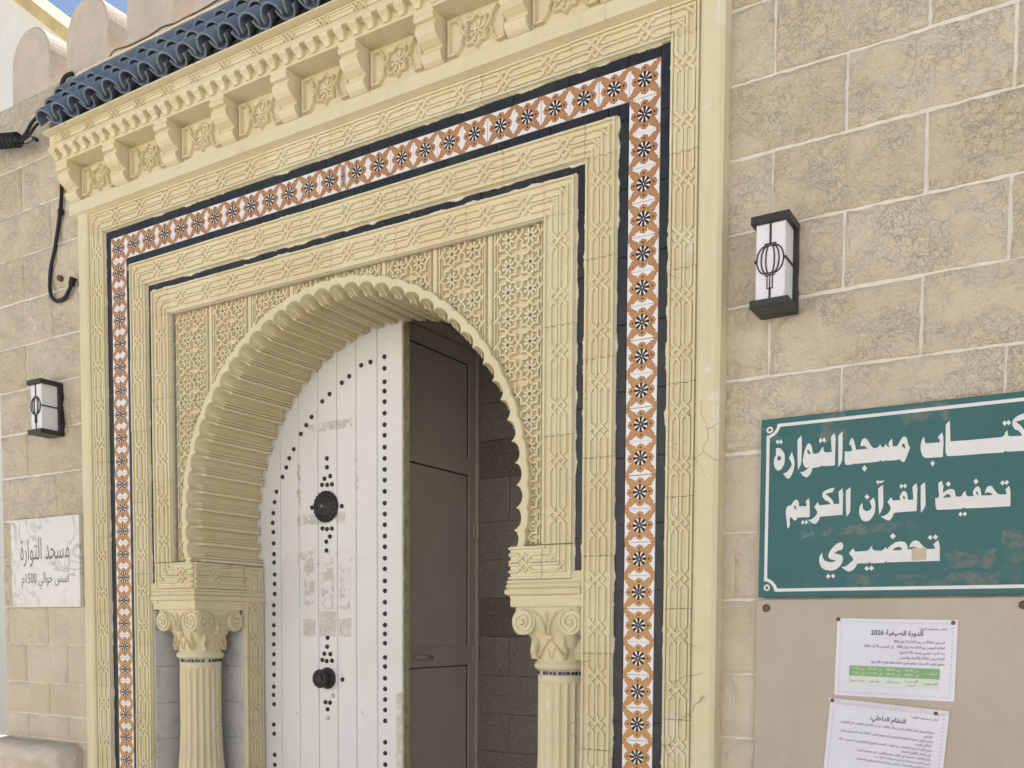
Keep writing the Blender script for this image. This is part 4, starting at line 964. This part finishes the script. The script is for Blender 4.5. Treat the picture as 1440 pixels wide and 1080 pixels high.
LET = [([(430,4130),(480,4140),(550,4110),(600,4050),(660,3960),(670,3860),(670,3740),(650,3650),(600,3560),(540,3510),(490,3510),(440,3540),(400,3600),(370,3710),(370,3800),(390,3880),(430,3940),(420,4030)],[[(510,3930),(550,3890),(580,3850),(550,3800),(510,3780),(470,3800),(460,3840),(480,3890)]]),([(410,4310),(470,4230),(520,4300),(460,4370)],[]),([(500,4300),(560,4220),(610,4290),(550,4370)],[]),([(860,3990),(910,3850),(940,3720),(940,3610),(920,3480),(870,3360),(830,3290),(790,3260),(730,3290),(680,3350),(630,3410),(700,3430),(770,3480),(830,3560),(870,3640),(840,3730),(790,3820),(820,3900)],[]),([(1010,4300),(1060,4360),(1120,4410),(1130,4170),(1130,3720),(1110,3610),(1070,3530),(1040,3470),(1020,3860)],[]),([(1330,4180),(1370,4140),(1400,4070),(1420,3970),(1430,3890),(1520,3880),(1590,3900),(1630,3950),(1650,4000),(1710,4060),(1710,3960),(1740,3910),(1780,3890),(1930,3890),(1900,4290),(1950,4350),(2000,4390),(2020,4260),(2030,4200),(2020,4150),(2020,3520),(1700,3530),(1670,3560),(1630,3520),(1420,3500),(1410,3410),(1360,3320),(1310,3280),(1270,3260),(1210,3290),(1150,3350),(1100,3420),(1180,3420),(1260,3460),(1330,3530),(1350,3580),(1310,3530),(1260,3520),(1220,3550),(1180,3640),(1160,3730),(1180,3830),(1200,3960),(1240,4080),(1280,4160)],[[(1300,4010),(1330,3980),(1360,3930),(1370,3890),(1330,3880),(1290,3930),(1270,3980)]]),([(1580,4230),(1630,4150),(1680,4220),(1630,4300)],[]),([(1670,4230),(1730,4150),(1780,4220),(1720,4300)],[]),([(2090,4300),(2140,4360),(2200,4410),(2210,3990),(2210,3660),(2180,3570),(2110,3470)],[]),([(2450,4220),(2500,4130),(2530,4020),(2560,3890),(2690,3890),(2850,3890),(2800,3950),(2740,3980),(2690,3970),(2670,3950),(2670,4010),(2690,4100),(2730,4160),(2780,4170),(2820,4150),(2870,4080),(2920,3990),(2960,3930),(3010,3890),(3080,3890),(3130,3920),(3160,3980),(3190,3920),(3230,3890),(3270,3910),(3310,3980),(3330,3920),(3390,3870),(3370,3990),(3410,4050),(3450,4100),(3480,3890),(3580,3890),(3620,3950),(3670,4050),(3710,4110),(3750,4120),(3800,4100),(3830,4020),(3850,3910),(3900,3820),(3860,3700),(3800,3540),(3780,3480),(3750,3460),(3710,3480),(3640,3550),(3600,3530),(3370,3530),(3320,3550),(3280,3530),(3220,3530),(3180,3560),(3140,3530),(2850,3520),(2540,3520),(2520,3540),(2480,3510),(2340,3510),(2290,3530),(2270,3620),(2270,3780),(2270,3880),(2350,3860),(2420,3860),(2460,3890),(2440,3980),(2420,4030),(2380,4030),(2390,4110),(2420,4190)],[[(3730,3940),(3760,3920),(3780,3860),(3780,3790),(3730,3850),(3690,3890),(3710,3930)]]),([(2780,3470),(2850,3380),(2790,3290),(2720,3380)],[]),([(4230,4070),(4240,3970),(4260,3900),(4350,3890),(4610,3890),(4590,3960),(4550,4020),(4600,4080),(4650,4130),(4680,4020),(4690,3860),(4680,3510),(4290,3520),(4240,3540),(4190,3610),(4160,3710),(4150,3810),(4160,3930),(4190,4020)],[]),([(4440,3450),(4500,3370),(4450,3290),(4390,3370)],[]),([(4730,4310),(4770,4370),(4820,4410),(4850,3890),(5190,3880),(6010,3880),(6060,3920),(6080,3990),(6130,4040),(6130,3970),(6150,3900),(6210,3880),(6450,3870),(6410,3950),(6360,4010),(6300,4030),(6260,4080),(6230,4150),(6230,4260),(6270,4310),(6350,4370),(6520,4420),(6740,4460),(6690,4320),(6510,4270),(6300,4220),(6380,4150),(6450,4070),(6500,3970),(6540,3870),(6790,3880),(6790,3520),(6500,3500),(6130,3510),(6090,3540),(6050,3500),(5670,3510),(5200,3510),(4800,3520),(4760,3560),(4740,3640)],[]),([(6010,4220),(6060,4140),(6110,4210),(6060,4290)],[]),([(6090,4220),(6150,4150),(6200,4210),(6140,4290)],[]),([(1010,2680),(1050,2650),(1080,2590),(1090,2490),(1290,2480),(1290,2540),(1260,2600),(1300,2650),(1350,2690),(1370,2580),(1380,2410),(1380,2180),(1090,2180),(1050,2180),(1030,2130),(990,2100),(950,2120),(890,2190),(850,2210),(840,2140),(850,1970),(820,1930),(780,1890),(760,2090),(730,2290),(730,2420),(760,2490),(800,2520),(870,2530),(920,2610),(960,2660)],[[(980,2520),(1010,2480),(1020,2380),(980,2430),(940,2480)]]),([(1150,2040),(1200,1980),(1240,2040),(1200,2110)],[]),([(1240,2040),(1290,1980),(1340,2040),(1290,2110)],[]),([(1580,2570),(1610,2530),(1630,2480),(1940,2490),(1900,2540),(1840,2590),(1790,2600),(1750,2660),(1710,2700),(1710,2820),(1780,2870),(1890,2910),(2030,2930),(2000,2860),(1970,2810),(1890,2800),(1790,2770),(1860,2720),(1940,2640),(1990,2570),(2020,2490),(2160,2490),(2130,2810),(2180,2850),(2230,2900),(2240,2790),(2260,2740),(2250,2690),(2250,2190),(1660,2170),(1630,2090),(1590,2020),(1550,1990),(1510,1980),(1440,2020),(1340,2100),(1430,2110),(1510,2170),(1570,2240),(1590,2300),(1550,2370),(1500,2440),(1540,2500)],[]),([(2320,2830),(2380,2870),(2440,2910),(2450,2300),(2430,2230),(2350,2130),(2330,2420)],[]),([(3030,2600),(3060,2520),(3080,2420),(3080,2310),(3070,2200),(3030,2110),(2980,2040),(2930,1990),(2840,1980),(2780,2000),(2720,2070),(2690,2160),(2670,2240),(2680,2350),(2700,2410),(2750,2480),(2760,2430),(2760,2360),(2780,2300),(2830,2260),(2890,2250),(2950,2280),(2990,2340),(2970,2420),(2930,2500),(2970,2540)],[]),([(2800,2630),(2870,2550),(2930,2620),(2860,2700)],[]),([(3140,2820),(3190,2870),(3260,2920),(3280,2450),(3270,2330),(3230,2220),(3180,2140),(3160,2400)],[]),([(3110,3040),(3160,3020),(3220,3020),(3290,3030),(3270,2990),(3210,2960),(3140,2970),(3130,2920),(3090,3000)],[]),([(3470,2580),(3490,2540),(3510,2490),(3700,2490),(3680,2540),(3680,2600),(3700,2640),(3740,2700),(3780,2720),(3830,2690),(3860,2620),(3880,2480),(4010,2480),(3980,2810),(4030,2860),(4080,2900),(4090,2810),(4110,2740),(4100,2710),(4100,2180),(3550,2170),(3520,2080),(3480,2010),(3440,1970),(3390,1980),(3320,2020),(3220,2090),(3300,2100),(3390,2150),(3450,2230),(3470,2290),(3440,2370),(3380,2450),(3420,2520)],[[(3770,2600),(3800,2570),(3810,2490),(3780,2510),(3750,2550)]]),([(3660,2850),(3710,2780),(3760,2840),(3710,2910)],[]),([(3750,2850),(3800,2780),(3850,2840),(3800,2910)],[]),([(4180,2830),(4230,2870),(4280,2910),(4310,2330),(4270,2220),(4200,2130),(4190,2340)],[]),([(4590,2850),(4630,2890),(4680,2910),(4700,2810),(4720,2770),(4710,2720),(4710,2600),(4760,2640),(4820,2680),(4900,2690),(4960,2670),(4990,2610),(5010,2490),(5120,2480),(5150,2510),(5180,2580),(5230,2620),(5240,2540),(5270,2490),(5320,2470),(5430,2480),(5400,2530),(5400,2590),(5420,2640),(5460,2700),(5520,2710),(5560,2660),(5580,2570),(5590,2480),(5720,2470),(5850,2470),(5800,2530),(5730,2550),(5670,2520),(5680,2590),(5710,2670),(5760,2710),(5820,2690),(5880,2600),(5940,2510),(6010,2470),(6150,2470),(6140,2530),(6120,2590),(6160,2630),(6200,2680),(6230,2570),(6240,2420),(6240,2170),(5610,2170),(5230,2180),(5190,2210),(5160,2170),(4590,2180),(4560,2210),(4540,2330),(4530,2490),(4570,2480),(4610,2500),(4620,2530)],[[(4710,2470),(4760,2540),(4820,2570),(4870,2550),(4900,2480),(4800,2480)],[(5480,2590),(5510,2570),(5520,2480),(5490,2500),(5470,2550)]]),([(4770,2820),(4830,2750),(4890,2810),(4830,2890)],[]),([(5400,2840),(5460,2760),(5520,2830),(5460,2910)],[]),([(6000,2760),(6060,2690),(6110,2750),(6060,2820)],[]),([(6090,2760),(6150,2700),(6200,2760),(6150,2820)],[]),([(5080,2040),(5130,1980),(5180,2040),(5130,2100)],[]),([(5180,2040),(5230,1980),(5280,2040),(5230,2100)],[]),([(1740,1200),(1750,1070),(1800,980),(1900,940),(2010,930),(2120,970),(1990,1000),(1920,1040),(1900,1110),(1930,1210),(2000,1310),(2110,1420),(2230,1460),(2270,1420),(2290,1350),(2260,1260),(2150,1230),(2050,1170),(2160,1140),(2260,1110),(2290,1030),(2270,910),(2210,810),(2110,730),(1990,700),(1850,720),(1750,770),(1690,860),(1660,980),(1670,1100)],[]),([(1850,550),(1910,480),(1970,550),(1910,620)],[]),([(1980,560),(2040,490),(2100,550),(2040,620)],[]),([(2540,1290),(2570,1230),(2600,1190),(2890,1200),(2960,1240),(3020,1340),(3030,1250),(3090,1200),(3260,1190),(3330,1240),(3370,1290),(3390,1220),(3490,1320),(3610,1400),(3740,1420),(3840,1390),(3890,1310),(3910,1200),(4170,1200),(4100,1250),(4020,1270),(3940,1240),(3960,1330),(4020,1410),(4100,1430),(4180,1390),(4270,1270),(4370,1190),(4560,1190),(4550,1250),(4510,1300),(4570,1360),(4630,1410),(4670,1260),(4680,880),(3410,880),(3390,910),(3330,870),(3000,870),(2980,910),(2930,870),(2660,870),(2620,780),(2550,700),(2450,660),(2360,700),(2250,790),(2370,810),(2470,890),(2560,980),(2520,1060),(2440,1150),(2500,1240)],[[(3520,1190),(3610,1260),(3690,1280),(3750,1250),(3770,1190),(3640,1190)]]),([(3460,1560),(3540,1480),(3610,1560),(3530,1640)],[]),([(4380,1490),(4440,1420),(4500,1480),(4440,1550)],[]),([(4500,1490),(4570,1420),(4630,1490),(4560,1560)],[]),([(2840,740),(2900,670),(2970,730),(2900,800)],[]),([(2950,740),(3020,670),(3090,740),(3020,810)],[])]
lines = [MB(), MB(), MB()]
for o_, hs in LET:
    zc = sum(p[1] for p in o_) / len(o_); k = 0 if zc > 3150 else 1 if zc > 1750 else 2
    cv = lambda l: [(SX0 + x * 1e-4, SZ0 + z * 1e-4) for x, z in l]
    P = cv(o_)
    P = [(min(x, SX1 - .03), z) for x, z in P]
    lines[k].flat(P, [cv(h) for h in hs], lambda p: (p[0], SY - .0011, p[1]))
for mb in lines: obj('lettering', mb, M['signwhite'], sign)
tp = MB(); tp.box(1.976, 2.011, SY - .0019, SY - .0016, 1.777, 1.809); obj('tape_piece', tp, M['tape'], sign)

# ================================================================== BEIGE PANEL with notices
pn = MB(); pn.cbox(1.568, 2.62, .014, .024, .55, 1.680, .0015); pno = tag(obj('notice_panel', pn, M['board']), 'plain beige painted panel under the teal sign', 'panel')
for x, z in ((1.597, 1.656), (2.235, 1.66), (1.597, .6)):
    b = MB(); b.lathe([(.011, -.0142), (.011, -.0115), (.0085, -.0105), (.0082, -.008), (.004, -.0065), (0, -.0063)], 14, x, z, axis='Y', cap=False); obj('bolt', b, M['rust'], pno)

# Arabic shaping with presentation forms, laid out in visual order
FORMS = {}
for cp_ in range(0xFE70, 0xFEFD):
    dd = unicodedata.decomposition(chr(cp_)).split()
    if len(dd) == 2 and dd[0] in ('<isolated>', '<final>', '<initial>', '<medial>'): FORMS.setdefault(chr(int(dd[1], 16)), {})[dd[0][1:-1]] = chr(cp_)
LA = {'\u0622': '\uFEF5\uFEF6', '\u0623': '\uFEF7\uFEF8', '\u0625': '\uFEF9\uFEFA', '\u0627': '\uFEFB\uFEFC'}
def shape(s):
    out = []; i = 0; prev = False
    while i < len(s):
        c = s[i]
        if c == '\u0644' and i + 1 < len(s) and s[i + 1] in LA: out.append(LA[s[i + 1]][1 if prev else 0]); prev = False; i += 2; continue
        if c in FORMS:
            fm = FORMS[c]; can = 'initial' in fm; nx = i + 1 < len(s) and s[i + 1] in FORMS and 'final' in FORMS[s[i + 1]]
            k = 'medial' if prev and nx and can else 'final' if prev else 'initial' if nx and can else 'isolated'
            out.append(fm.get(k) or fm.get('isolated') or c); prev = can
        else: out.append(c); prev = False
        i += 1
    r_ = ''.join(reversed(out)).translate(str.maketrans('()', ')('))
    return re.sub(r'[0-9.:/]*[0-9][0-9.:]*', lambda m_: m_.group()[::-1], r_)
DG = None
def text_mesh(s, size, align='RIGHT', bold=0.0, sx=1.0):
    c = bpy.data.curves.new('text_line', 'FONT'); c.body = shape(s); c.size = size; c.align_x = align; c.offset = bold; c.resolution_u = 3
    o = bpy.data.objects.new('tmp', c); COL.objects.link(o)
    me = bpy.data.meshes.new_from_object(o.evaluated_get(bpy.context.evaluated_depsgraph_get()))
    bpy.data.objects.remove(o); bpy.data.curves.remove(c)
    for v_ in me.vertices: v_.co = (v_.co.x * sx, 0, v_.co.y)
    me.materials.clear(); me.name = 'text_line'; return me
def text(parent, s, x, z, size, Mx, mat, align='RIGHT', bold=0.0, y=-.0012, maxw=None, name='text_line', tall=1.0):
    me = text_mesh(s, size, align, bold)
    for v_ in me.vertices: v_.co.z *= tall
    if maxw:
        xs = [v_.co.x for v_ in me.vertices]; w = max(xs) - min(xs)
        if w > 0:
            for v_ in me.vertices: v_.co.x *= maxw / w
    me.materials.append(mat); return obj(name, me, None, parent, Mx @ T((x, y, z)))
def sheet(name, label, Mx, w, h, seed):
    mb = MB(); nx, nz = 16, 12; v = []
    for j in range(nz + 1):
        for i in range(nx + 1):
            x, z = w * (i / nx - .5), h * (j / nz - .5); v.append((x, noise.noise(Vector((x * 7 + seed, z * 9, 1))) * .0026 - .0005, z))
    mb.add(v, [(j * (nx + 1) + i, j * (nx + 1) + i + 1, (j + 1) * (nx + 1) + i + 1, (j + 1) * (nx + 1) + i) for j in range(nz) for i in range(nx)], 0, True)
    t = thing(name, label, 'notice', tuple(Mx.translation)); obj('paper_sheet', mb, M['paper'], t, Mx)
    e_ = MB()                                             # printed border of small stars
    def star(x, z, r_): e_.flat([(x + (r_ if k % 2 == 0 else r_ * .45) * cos(pi / 2 + k * pi / 5), z + (r_ if k % 2 == 0 else r_ * .45) * sin(pi / 2 + k * pi / 5)) for k in range(10)], [], lambda p: (p[0], -.0024, p[1]))
    k = 0
    while k * .0105 < w - .022: star(-w / 2 + .011 + k * .0105, h / 2 - .010, .0034); star(-w / 2 + .011 + k * .0105, -h / 2 + .010, .0034); k += 1
    k = 1
    while k * .0105 < h - .022: star(-w / 2 + .011, h / 2 - .010 - k * .0105, .0034); star(w / 2 - .011, h / 2 - .010 - k * .0105, .0034); k += 1
    obj('star_border', e_, M['pborder'], t, Mx); return t
M1 = T((1.9385, .0125, 1.5205)) @ RY(radians(1.0)); s1 = sheet('paper_notice', 'white printed course notice with green table pinned below the teal sign', M1, .298, .209, 1)
hw = .149
text(s1, 'كتاب مسجد التوارة', .124, .078, .0090, M1, M['ink'], y=-.0026)
text(s1, 'الدورة الصيفية 2026', .004, .062, .0185, M1, M['ink'], 'CENTER', .0002, y=-.0026, maxw=.128)
for s_, z_, w_ in (('التسجيل: انطلاقا من يوم الثلاثاء 12 ماي 2026', .043, .124), ('انطلاق الدروس: يوم الثلاثاء 16 جوان 2026    إلى الخميس 20 أوت 2026', .029, .198),
               ('مدة الدورة: شهرين ونصف (10 أسابيع)', .015, .108), ('أيام الدروس: الثلاثاء والأربعاء والخميس', .001, .110), ('معلوم الشهر 25 دينارا / معلوم الدورة كاملة دفعة واحدة: 60 دينارا', -.013, .178)):
    text(s1, s_, .122, z_, .0098, M1, M['ink'], y=-.0026, maxw=w_)
tb = MB(); tb.box(-.112, .112, -.0022, -.0020, -.049, -.022); obj('table_header', tb, M['pgreen'], s1, M1)
tb = MB(); tb.box(-.112, .112, -.0022, -.0020, -.076, -.0495); obj('table_row', tb, M['pgreen2'], s1, M1)
for x_, a_, b_, c_, d_ in ((.092, 'التوقيت', '', 'المستوى', ''), (.045, 'من 06:30', 'إلى 08:00', 'أكثر من 5', 'أحزاب'), (0, 'من 08:00', 'إلى 09:30', 'جزء تبارك', ''), (-.045, 'من 09:30', 'إلى 11:00', 'جزء عم', ''), (-.090, 'من 11:00', 'إلى 12:30', 'حزب سبح', '')):
    text(s1, a_, x_, -.032 if b_ else -.038, .0092, M1, M['signwhite'], 'CENTER', y=-.0028)
    if b_: text(s1, b_, x_, -.044, .0092, M1, M['signwhite'], 'CENTER', y=-.0028)
    text(s1, c_, x_, -.060 if d_ else -.064, .0088, M1, M['ink'], 'CENTER', y=-.0028)
    if d_: text(s1, d_, x_, -.071, .0088, M1, M['ink'], 'CENTER', y=-.0028)
M2 = T((1.9190, .0118, 1.2925)) @ RY(radians(4.2)); s2 = sheet('paper_notice', 'white printed rules notice with a bulleted list pinned under another sheet', M2, .298, .209, 5)
text(s2, 'كتاب مسجد التوارة', .126, .079, .0090, M2, M['ink'], y=-.0026)
text(s2, 'النظام الداخلي:', .004, .062, .0165, M2, M['ink'], 'CENTER', .0002, y=-.0026, maxw=.088)
z_ = .0445
for s_, w_, ind in (('- يتم التسجيل قبل انطلاق الدورة وذلك بالكتاب أو عبر الاتصال بالمؤدب في التوقيت', .238, 0), ('الإداري.', .022, 1), ('- يلتزم الولي بدفع المعلوم الشهري/ أو معلوم الدورة كاملة عند التسجيل وقبل', .236, 0), ('انطلاق الدورة.', .040, 1),
        ('- يلتزم الأولياء بعدم التخلف عن الوقت المحدد لخروج أبنائهم حتى لا يتسبب ذلك', .240, 0), ('في تعطيل الأفواج المقبلة.', .072, 1), ('- يلتزم التلميذ بالحضور في الوقت وعدم التغيب عن حصص الدورة.', .190, 0), ('- يلتزم التلميذ بمراجعة ما درسه وحفظ ما كلف به.', .142, 0), ('- يلتزم التلاميذ والتلميذات بلباس وهندام محتشم يليق بالمساجد.', .190, 0)):
    text(s2, s_, .122 - .006 * ind, z_, .0088, M2, M['ink'], y=-.0026, maxw=w_); z_ -= .0118
pin = MB(); pin.lathe([(.0055, -.001), (.005, .002), (.003, .004), (0, .0046)], 10, axis='Y', cap=False); pinm = pin.mesh('drawing_pin', M['rust'])
for (t_, Mx, pts) in ((s1, M1, ((-.146, .1015), (.138, .0975))), (s2, M2, ((-.143, .1015), (.118, .098), (-.144, -.1)))):
    for x_, z__ in pts: obj('drawing_pin', pinm, None, t_, Mx @ T((x_, -.002, z__)))
stp = MB(); stp.box(-.152, .150, -.0034, -.0030, .098, .108); obj('tape_strip', stp, simple('clear_tape', C(.66, .63, .66), .2, .05, 20, .1), s2, M2)

# ================================================================== MARBLE PLAQUE
pl = thing('marble_plaque', 'white veined marble plaque with carved dark Arabic writing', 'plaque', (-1.815, .02, 1.68))
b = MB(); b.cbox(-2.083, -1.547, .012, .032, 1.681, 2.100, .002); obj('slab', b, M['marble'], pl)
PM = T((-1.815, .0112, 0))
M['carved'] = simple('carved_grey', C(.22, .20, .18), .7, .2, 60, 0)
text(pl, 'مسجد التوارة', .003, 1.905, .115, PM, M['carved'], 'CENTER', -.0004, y=0, maxw=.385, tall=1.25)
text(pl, 'أسس حوالي 1500م', .003, 1.795, .060, PM, M['carved'], 'CENTER', 0, y=0, maxw=.372, tall=1.15)

# ================================================================== CABLES on the left
def smooth(P, k=6):
    out = []
    for i in range(len(P) - 1):
        p0, p1, p2, p3 = (Vector(P[max(i - 1, 0)]), Vector(P[i]), Vector(P[i + 1]), Vector(P[min(i + 2, len(P) - 1)]))
        for t in range(k):
            t /= k; out.append(.5 * ((2 * p1) + (p2 - p0) * t + (2 * p0 - 5 * p1 + 4 * p2 - p3) * t * t + (3 * p1 - p0 - 3 * p2 + p3) * t ** 3))
    return out + [Vector(P[-1])]
hc = MB(); hc.tube(smooth([(-1.575, .01, 3.76), (-1.60, .015, 3.66), (-1.630, .018, 3.61), (-1.644, .018, 3.488), (-1.681, .016, 3.338), (-1.723, .014, 3.22), (-1.730, .014, 3.124), (-1.700, .014, 3.080), (-1.663, .014, 3.070), (-1.615, .014, 3.080), (-1.575, .012, 3.115), (-1.555, .010, 3.140)]), .0085, 8)
hc.tube([(-1.565, .011, 3.120), (-1.548, .008, 3.150)], .015, 10); hc.tube([(-1.648, .020, 3.452), (-1.640, .014, 3.470)], .013, 8)
tag(obj('hanging_cable', hc, M['rubber']), 'black cable hanging in a loop down the stone wall beside the gateway', 'cable')
an = MB(); an.lathe([(.013, -.03), (.013, -.012), (.010, -.008), (0, -.007)], 10, -1.662, 3.172, axis='Y', cap=False); tag(obj('rusty_bolt', an, M['rust']), 'rusty bolt head in the stone wall inside the cable loop', 'bolt')
cc = thing('cable_clamp', 'black ribbed cable clamp with wires strung beside the tiled eave', 'cable clamp', (-1.92, -.05, 3.80))
k_ = MB(); ax = [Vector((-2.20, -.05, 3.876)), Vector((-1.835, -.05, 3.800))]; dr = (ax[1] - ax[0]).normalized()
k_.tube([ax[0] + dr * .05, ax[1]], .020, 10); obj('clamp_body', k_, M['rubber'], cc)
for i in range(10):
    q = ax[1] - dr * (.035 + i * .031); rbm = MB(); rbm.tube([q, q + dr * .012], .033, 12); obj('rib', rbm, M['rubber'], cc)
wr = MB(); wr.tube([Vector((-6.5, -.05, 4.65)), Vector((-4, -.05, 4.20)), ax[0], ax[0] + dr * .06], .010, 8)
wr.tube(smooth([ax[1], (-1.79, -.05, 3.815), (-1.745, -.04, 3.865), (-1.70, -.02, 3.885), (-1.62, .0, 3.880), (-1.55, .015, 3.84)]), .0075, 8)
wr.tube(smooth([ax[1] + Vector((0, 0, -.01)), (-1.77, -.05, 3.80), (-1.72, -.04, 3.84), (-1.66, -.02, 3.862), (-1.58, .0, 3.85), (-1.53, .015, 3.80)]), .0065, 8)
wr.tube(smooth([ax[1] + Vector((-.02, 0, .012)), (-1.76, -.06, 3.795), (-1.68, -.09, 3.755), (-1.61, -.12, 3.715)]), .0028, 6)
wr.tube(smooth([ax[1] + Vector((-.03, 0, -.02)), (-1.76, -.06, 3.762), (-1.68, -.09, 3.738), (-1.61, -.12, 3.71)]), .0028, 6)
wr.tube([(-1.635, -.11, 3.727), (-1.59, -.125, 3.703)], .009, 8)
obj('wires', wr, M['rubber'], cc)
lp = MB(); lp.tube(smooth([(-1.60, .02, 3.90), (-1.615, .012, 3.96), (-1.605, .010, 4.01), (-1.58, .012, 4.035), (-1.54, .02, 4.04)]), .009, 8)
tag(obj('cable_loop', lp, M['rubber']), 'short bent black cable at the end of the tiled eave below a merlon', 'cable')
rw = MB(); rw.tube(smooth([(-1.30, .03, 4.036), (-1.24, .015, 4.045), (-1.16, .02, 4.040), (-1.02, .015, 4.034), (-.93, .012, 4.040), (-.86, .015, 4.034), (-.80, .02, 4.040), (-.70, .02, 4.040), (-.5, .02, 4.05), (-.2, .02, 4.034)]), .0038, 6)
tag(obj('roof_cable', rw, M['rust']), 'thin dark cable lying along the top edge of the tiled eave', 'cable')

# ================================================================== HOUSE ACROSS THE STREET (unseen, added behind the camera to bounce sunlight onto the facade)
oh = thing('added_street_house', 'unseen pale plastered house added across the street to bounce light onto the gateway', 'house', (0, -11, 0))
hb = MB(); hb.box(-14, 14, -16, -10, 0, 6.5); obj('wall', hb, simple('pale_house_plaster', C(.76, .735, .69), .9, .05, 1.5, .2), oh)
for wx in (-10.5, -6.5, -2.2, 2.2, 6.5, 10.5):
    for wz in (1.9, 4.9):
        wf = MB(); wf.box(wx - .5, wx + .5, -10.02, -9.96, wz - .65, wz + .65); wo = obj('window', wf, M['housewhite'], oh)
        for q in (-1, 1): wp = MB(); wp.box(*sorted((wx + q * .05, wx + q * .44)), -9.965, -9.945, wz - .58, wz + .58); obj('shutter', wp, M['roof'], wo)
wf = MB(); wf.box(-.55, .55, -10.02, -9.95, 0, 2.15); obj('door', wf, M['roof'], oh)
# ================================================================== LOW PIER and NEIGHBOUR HOUSE
pr = MB(); nx = 40; prof = [(.04, 1.045), (-.02, 1.045), (-.062, 1.036), (-.082, 1.018), (-.086, .985), (-.078, .955), (-.064, .945), (-.062, .90), (-.062, 0.0)]
v = []; X0, X1 = -2.60, -1.575
for i in range(nx + 1):
    x = X0 + (X1 - X0) * i / nx; e = min(1, (X1 - x) / .05); k = sqrt(max(0, 1 - (1 - e) ** 2))
    for (y, z) in prof: v.append((x, .04 + (y - .04) * (.35 + .65 * k) + noise.noise(Vector((x * 9, z * 9, 4))) * .004, z - (1 - k) * .02 * (1 if z > .9 else 0) + noise.noise(Vector((x * 7, y * 30, 8))) * .004))
m_ = len(prof); pr.add(v, [(i * m_ + j, i * m_ + j + 1, (i + 1) * m_ + j + 1, (i + 1) * m_ + j) for i in range(nx) for j in range(m_ - 1)], 0, True)
pr.add(v[-m_:], [tuple(range(m_))])
lpo = tag(obj('low_pier', pr, M['pier']), 'low rounded plaster ledge at the foot of the stone wall under the marble plaque', 'ledge')
for x in (-2.25, -1.88):
    pp = MB(); pp.cbox(x - .15, x + .15, -.075, -.055, .42, .87, .008); obj('raised_panel', pp, M['pier'], lpo)
hs = thing('white_house', 'bright white house with a sloping ochre roof edge behind the merlons', 'house', (-11, 7, 0))
HY = 4.0; gx_, gz_ = -12.6, 12.10; sl2 = (8.857 - 8.104) / (-8.498 + 7.54)
rz = lambda x: 8.04 + (x + 7.46) * sl2 if x > gx_ else 8.04 + (2 * gx_ - x + 7.46) * sl2
xr_ = -6.2; xl_ = 2 * gx_ - xr_
hb = MB(); hb.prism([(xl_, 0), (xr_, 0), (xr_, rz(xr_)), (gx_, rz(gx_)), (xl_, rz(xl_))][::-1], lambda p, t: (p[0], t, p[1]), HY, HY + .7); hb.box(xl_ + .5, xr_ - .5, HY + .69, HY + 9, 0, 5.2); obj('wall', hb, M['housewhite'], hs)
rf = MB(); tk = .17
for a, b in ((xr_ + .35, gx_), (gx_, xl_ - .35)):
    za, zb_ = (rz(a), rz(b)); rf.prism([(a, za + .01), (b, zb_ + .01), (b, zb_ + tk), (a, za + tk)], lambda p, t: (p[0], t, p[1]), HY - .08, HY + .78)
obj('roof', rf, M['houseyellow'], hs)
for wx, wz in ((-10.6, 5.6), (-13.5, 5.6), (-10.6, 2.2), (-13.5, 2.2)):
    wf = MB()
    for (a, b, c_, d_) in ((-.5, -.42, -.7, .7), (.42, .5, -.7, .7), (-.42, .42, .62, .7), (-.42, .42, -.7, -.62)): wf.box(wx + a, wx + b, HY - .05, HY + .02, wz + c_, wz + d_)
    wo = obj('window', wf, M['houseyellow'], hs); wp = MB(); wp.box(wx - .42, wx + .42, HY - .012, HY + .01, wz - .62, wz + .62); obj('pane', wp, M['navy'], wo)
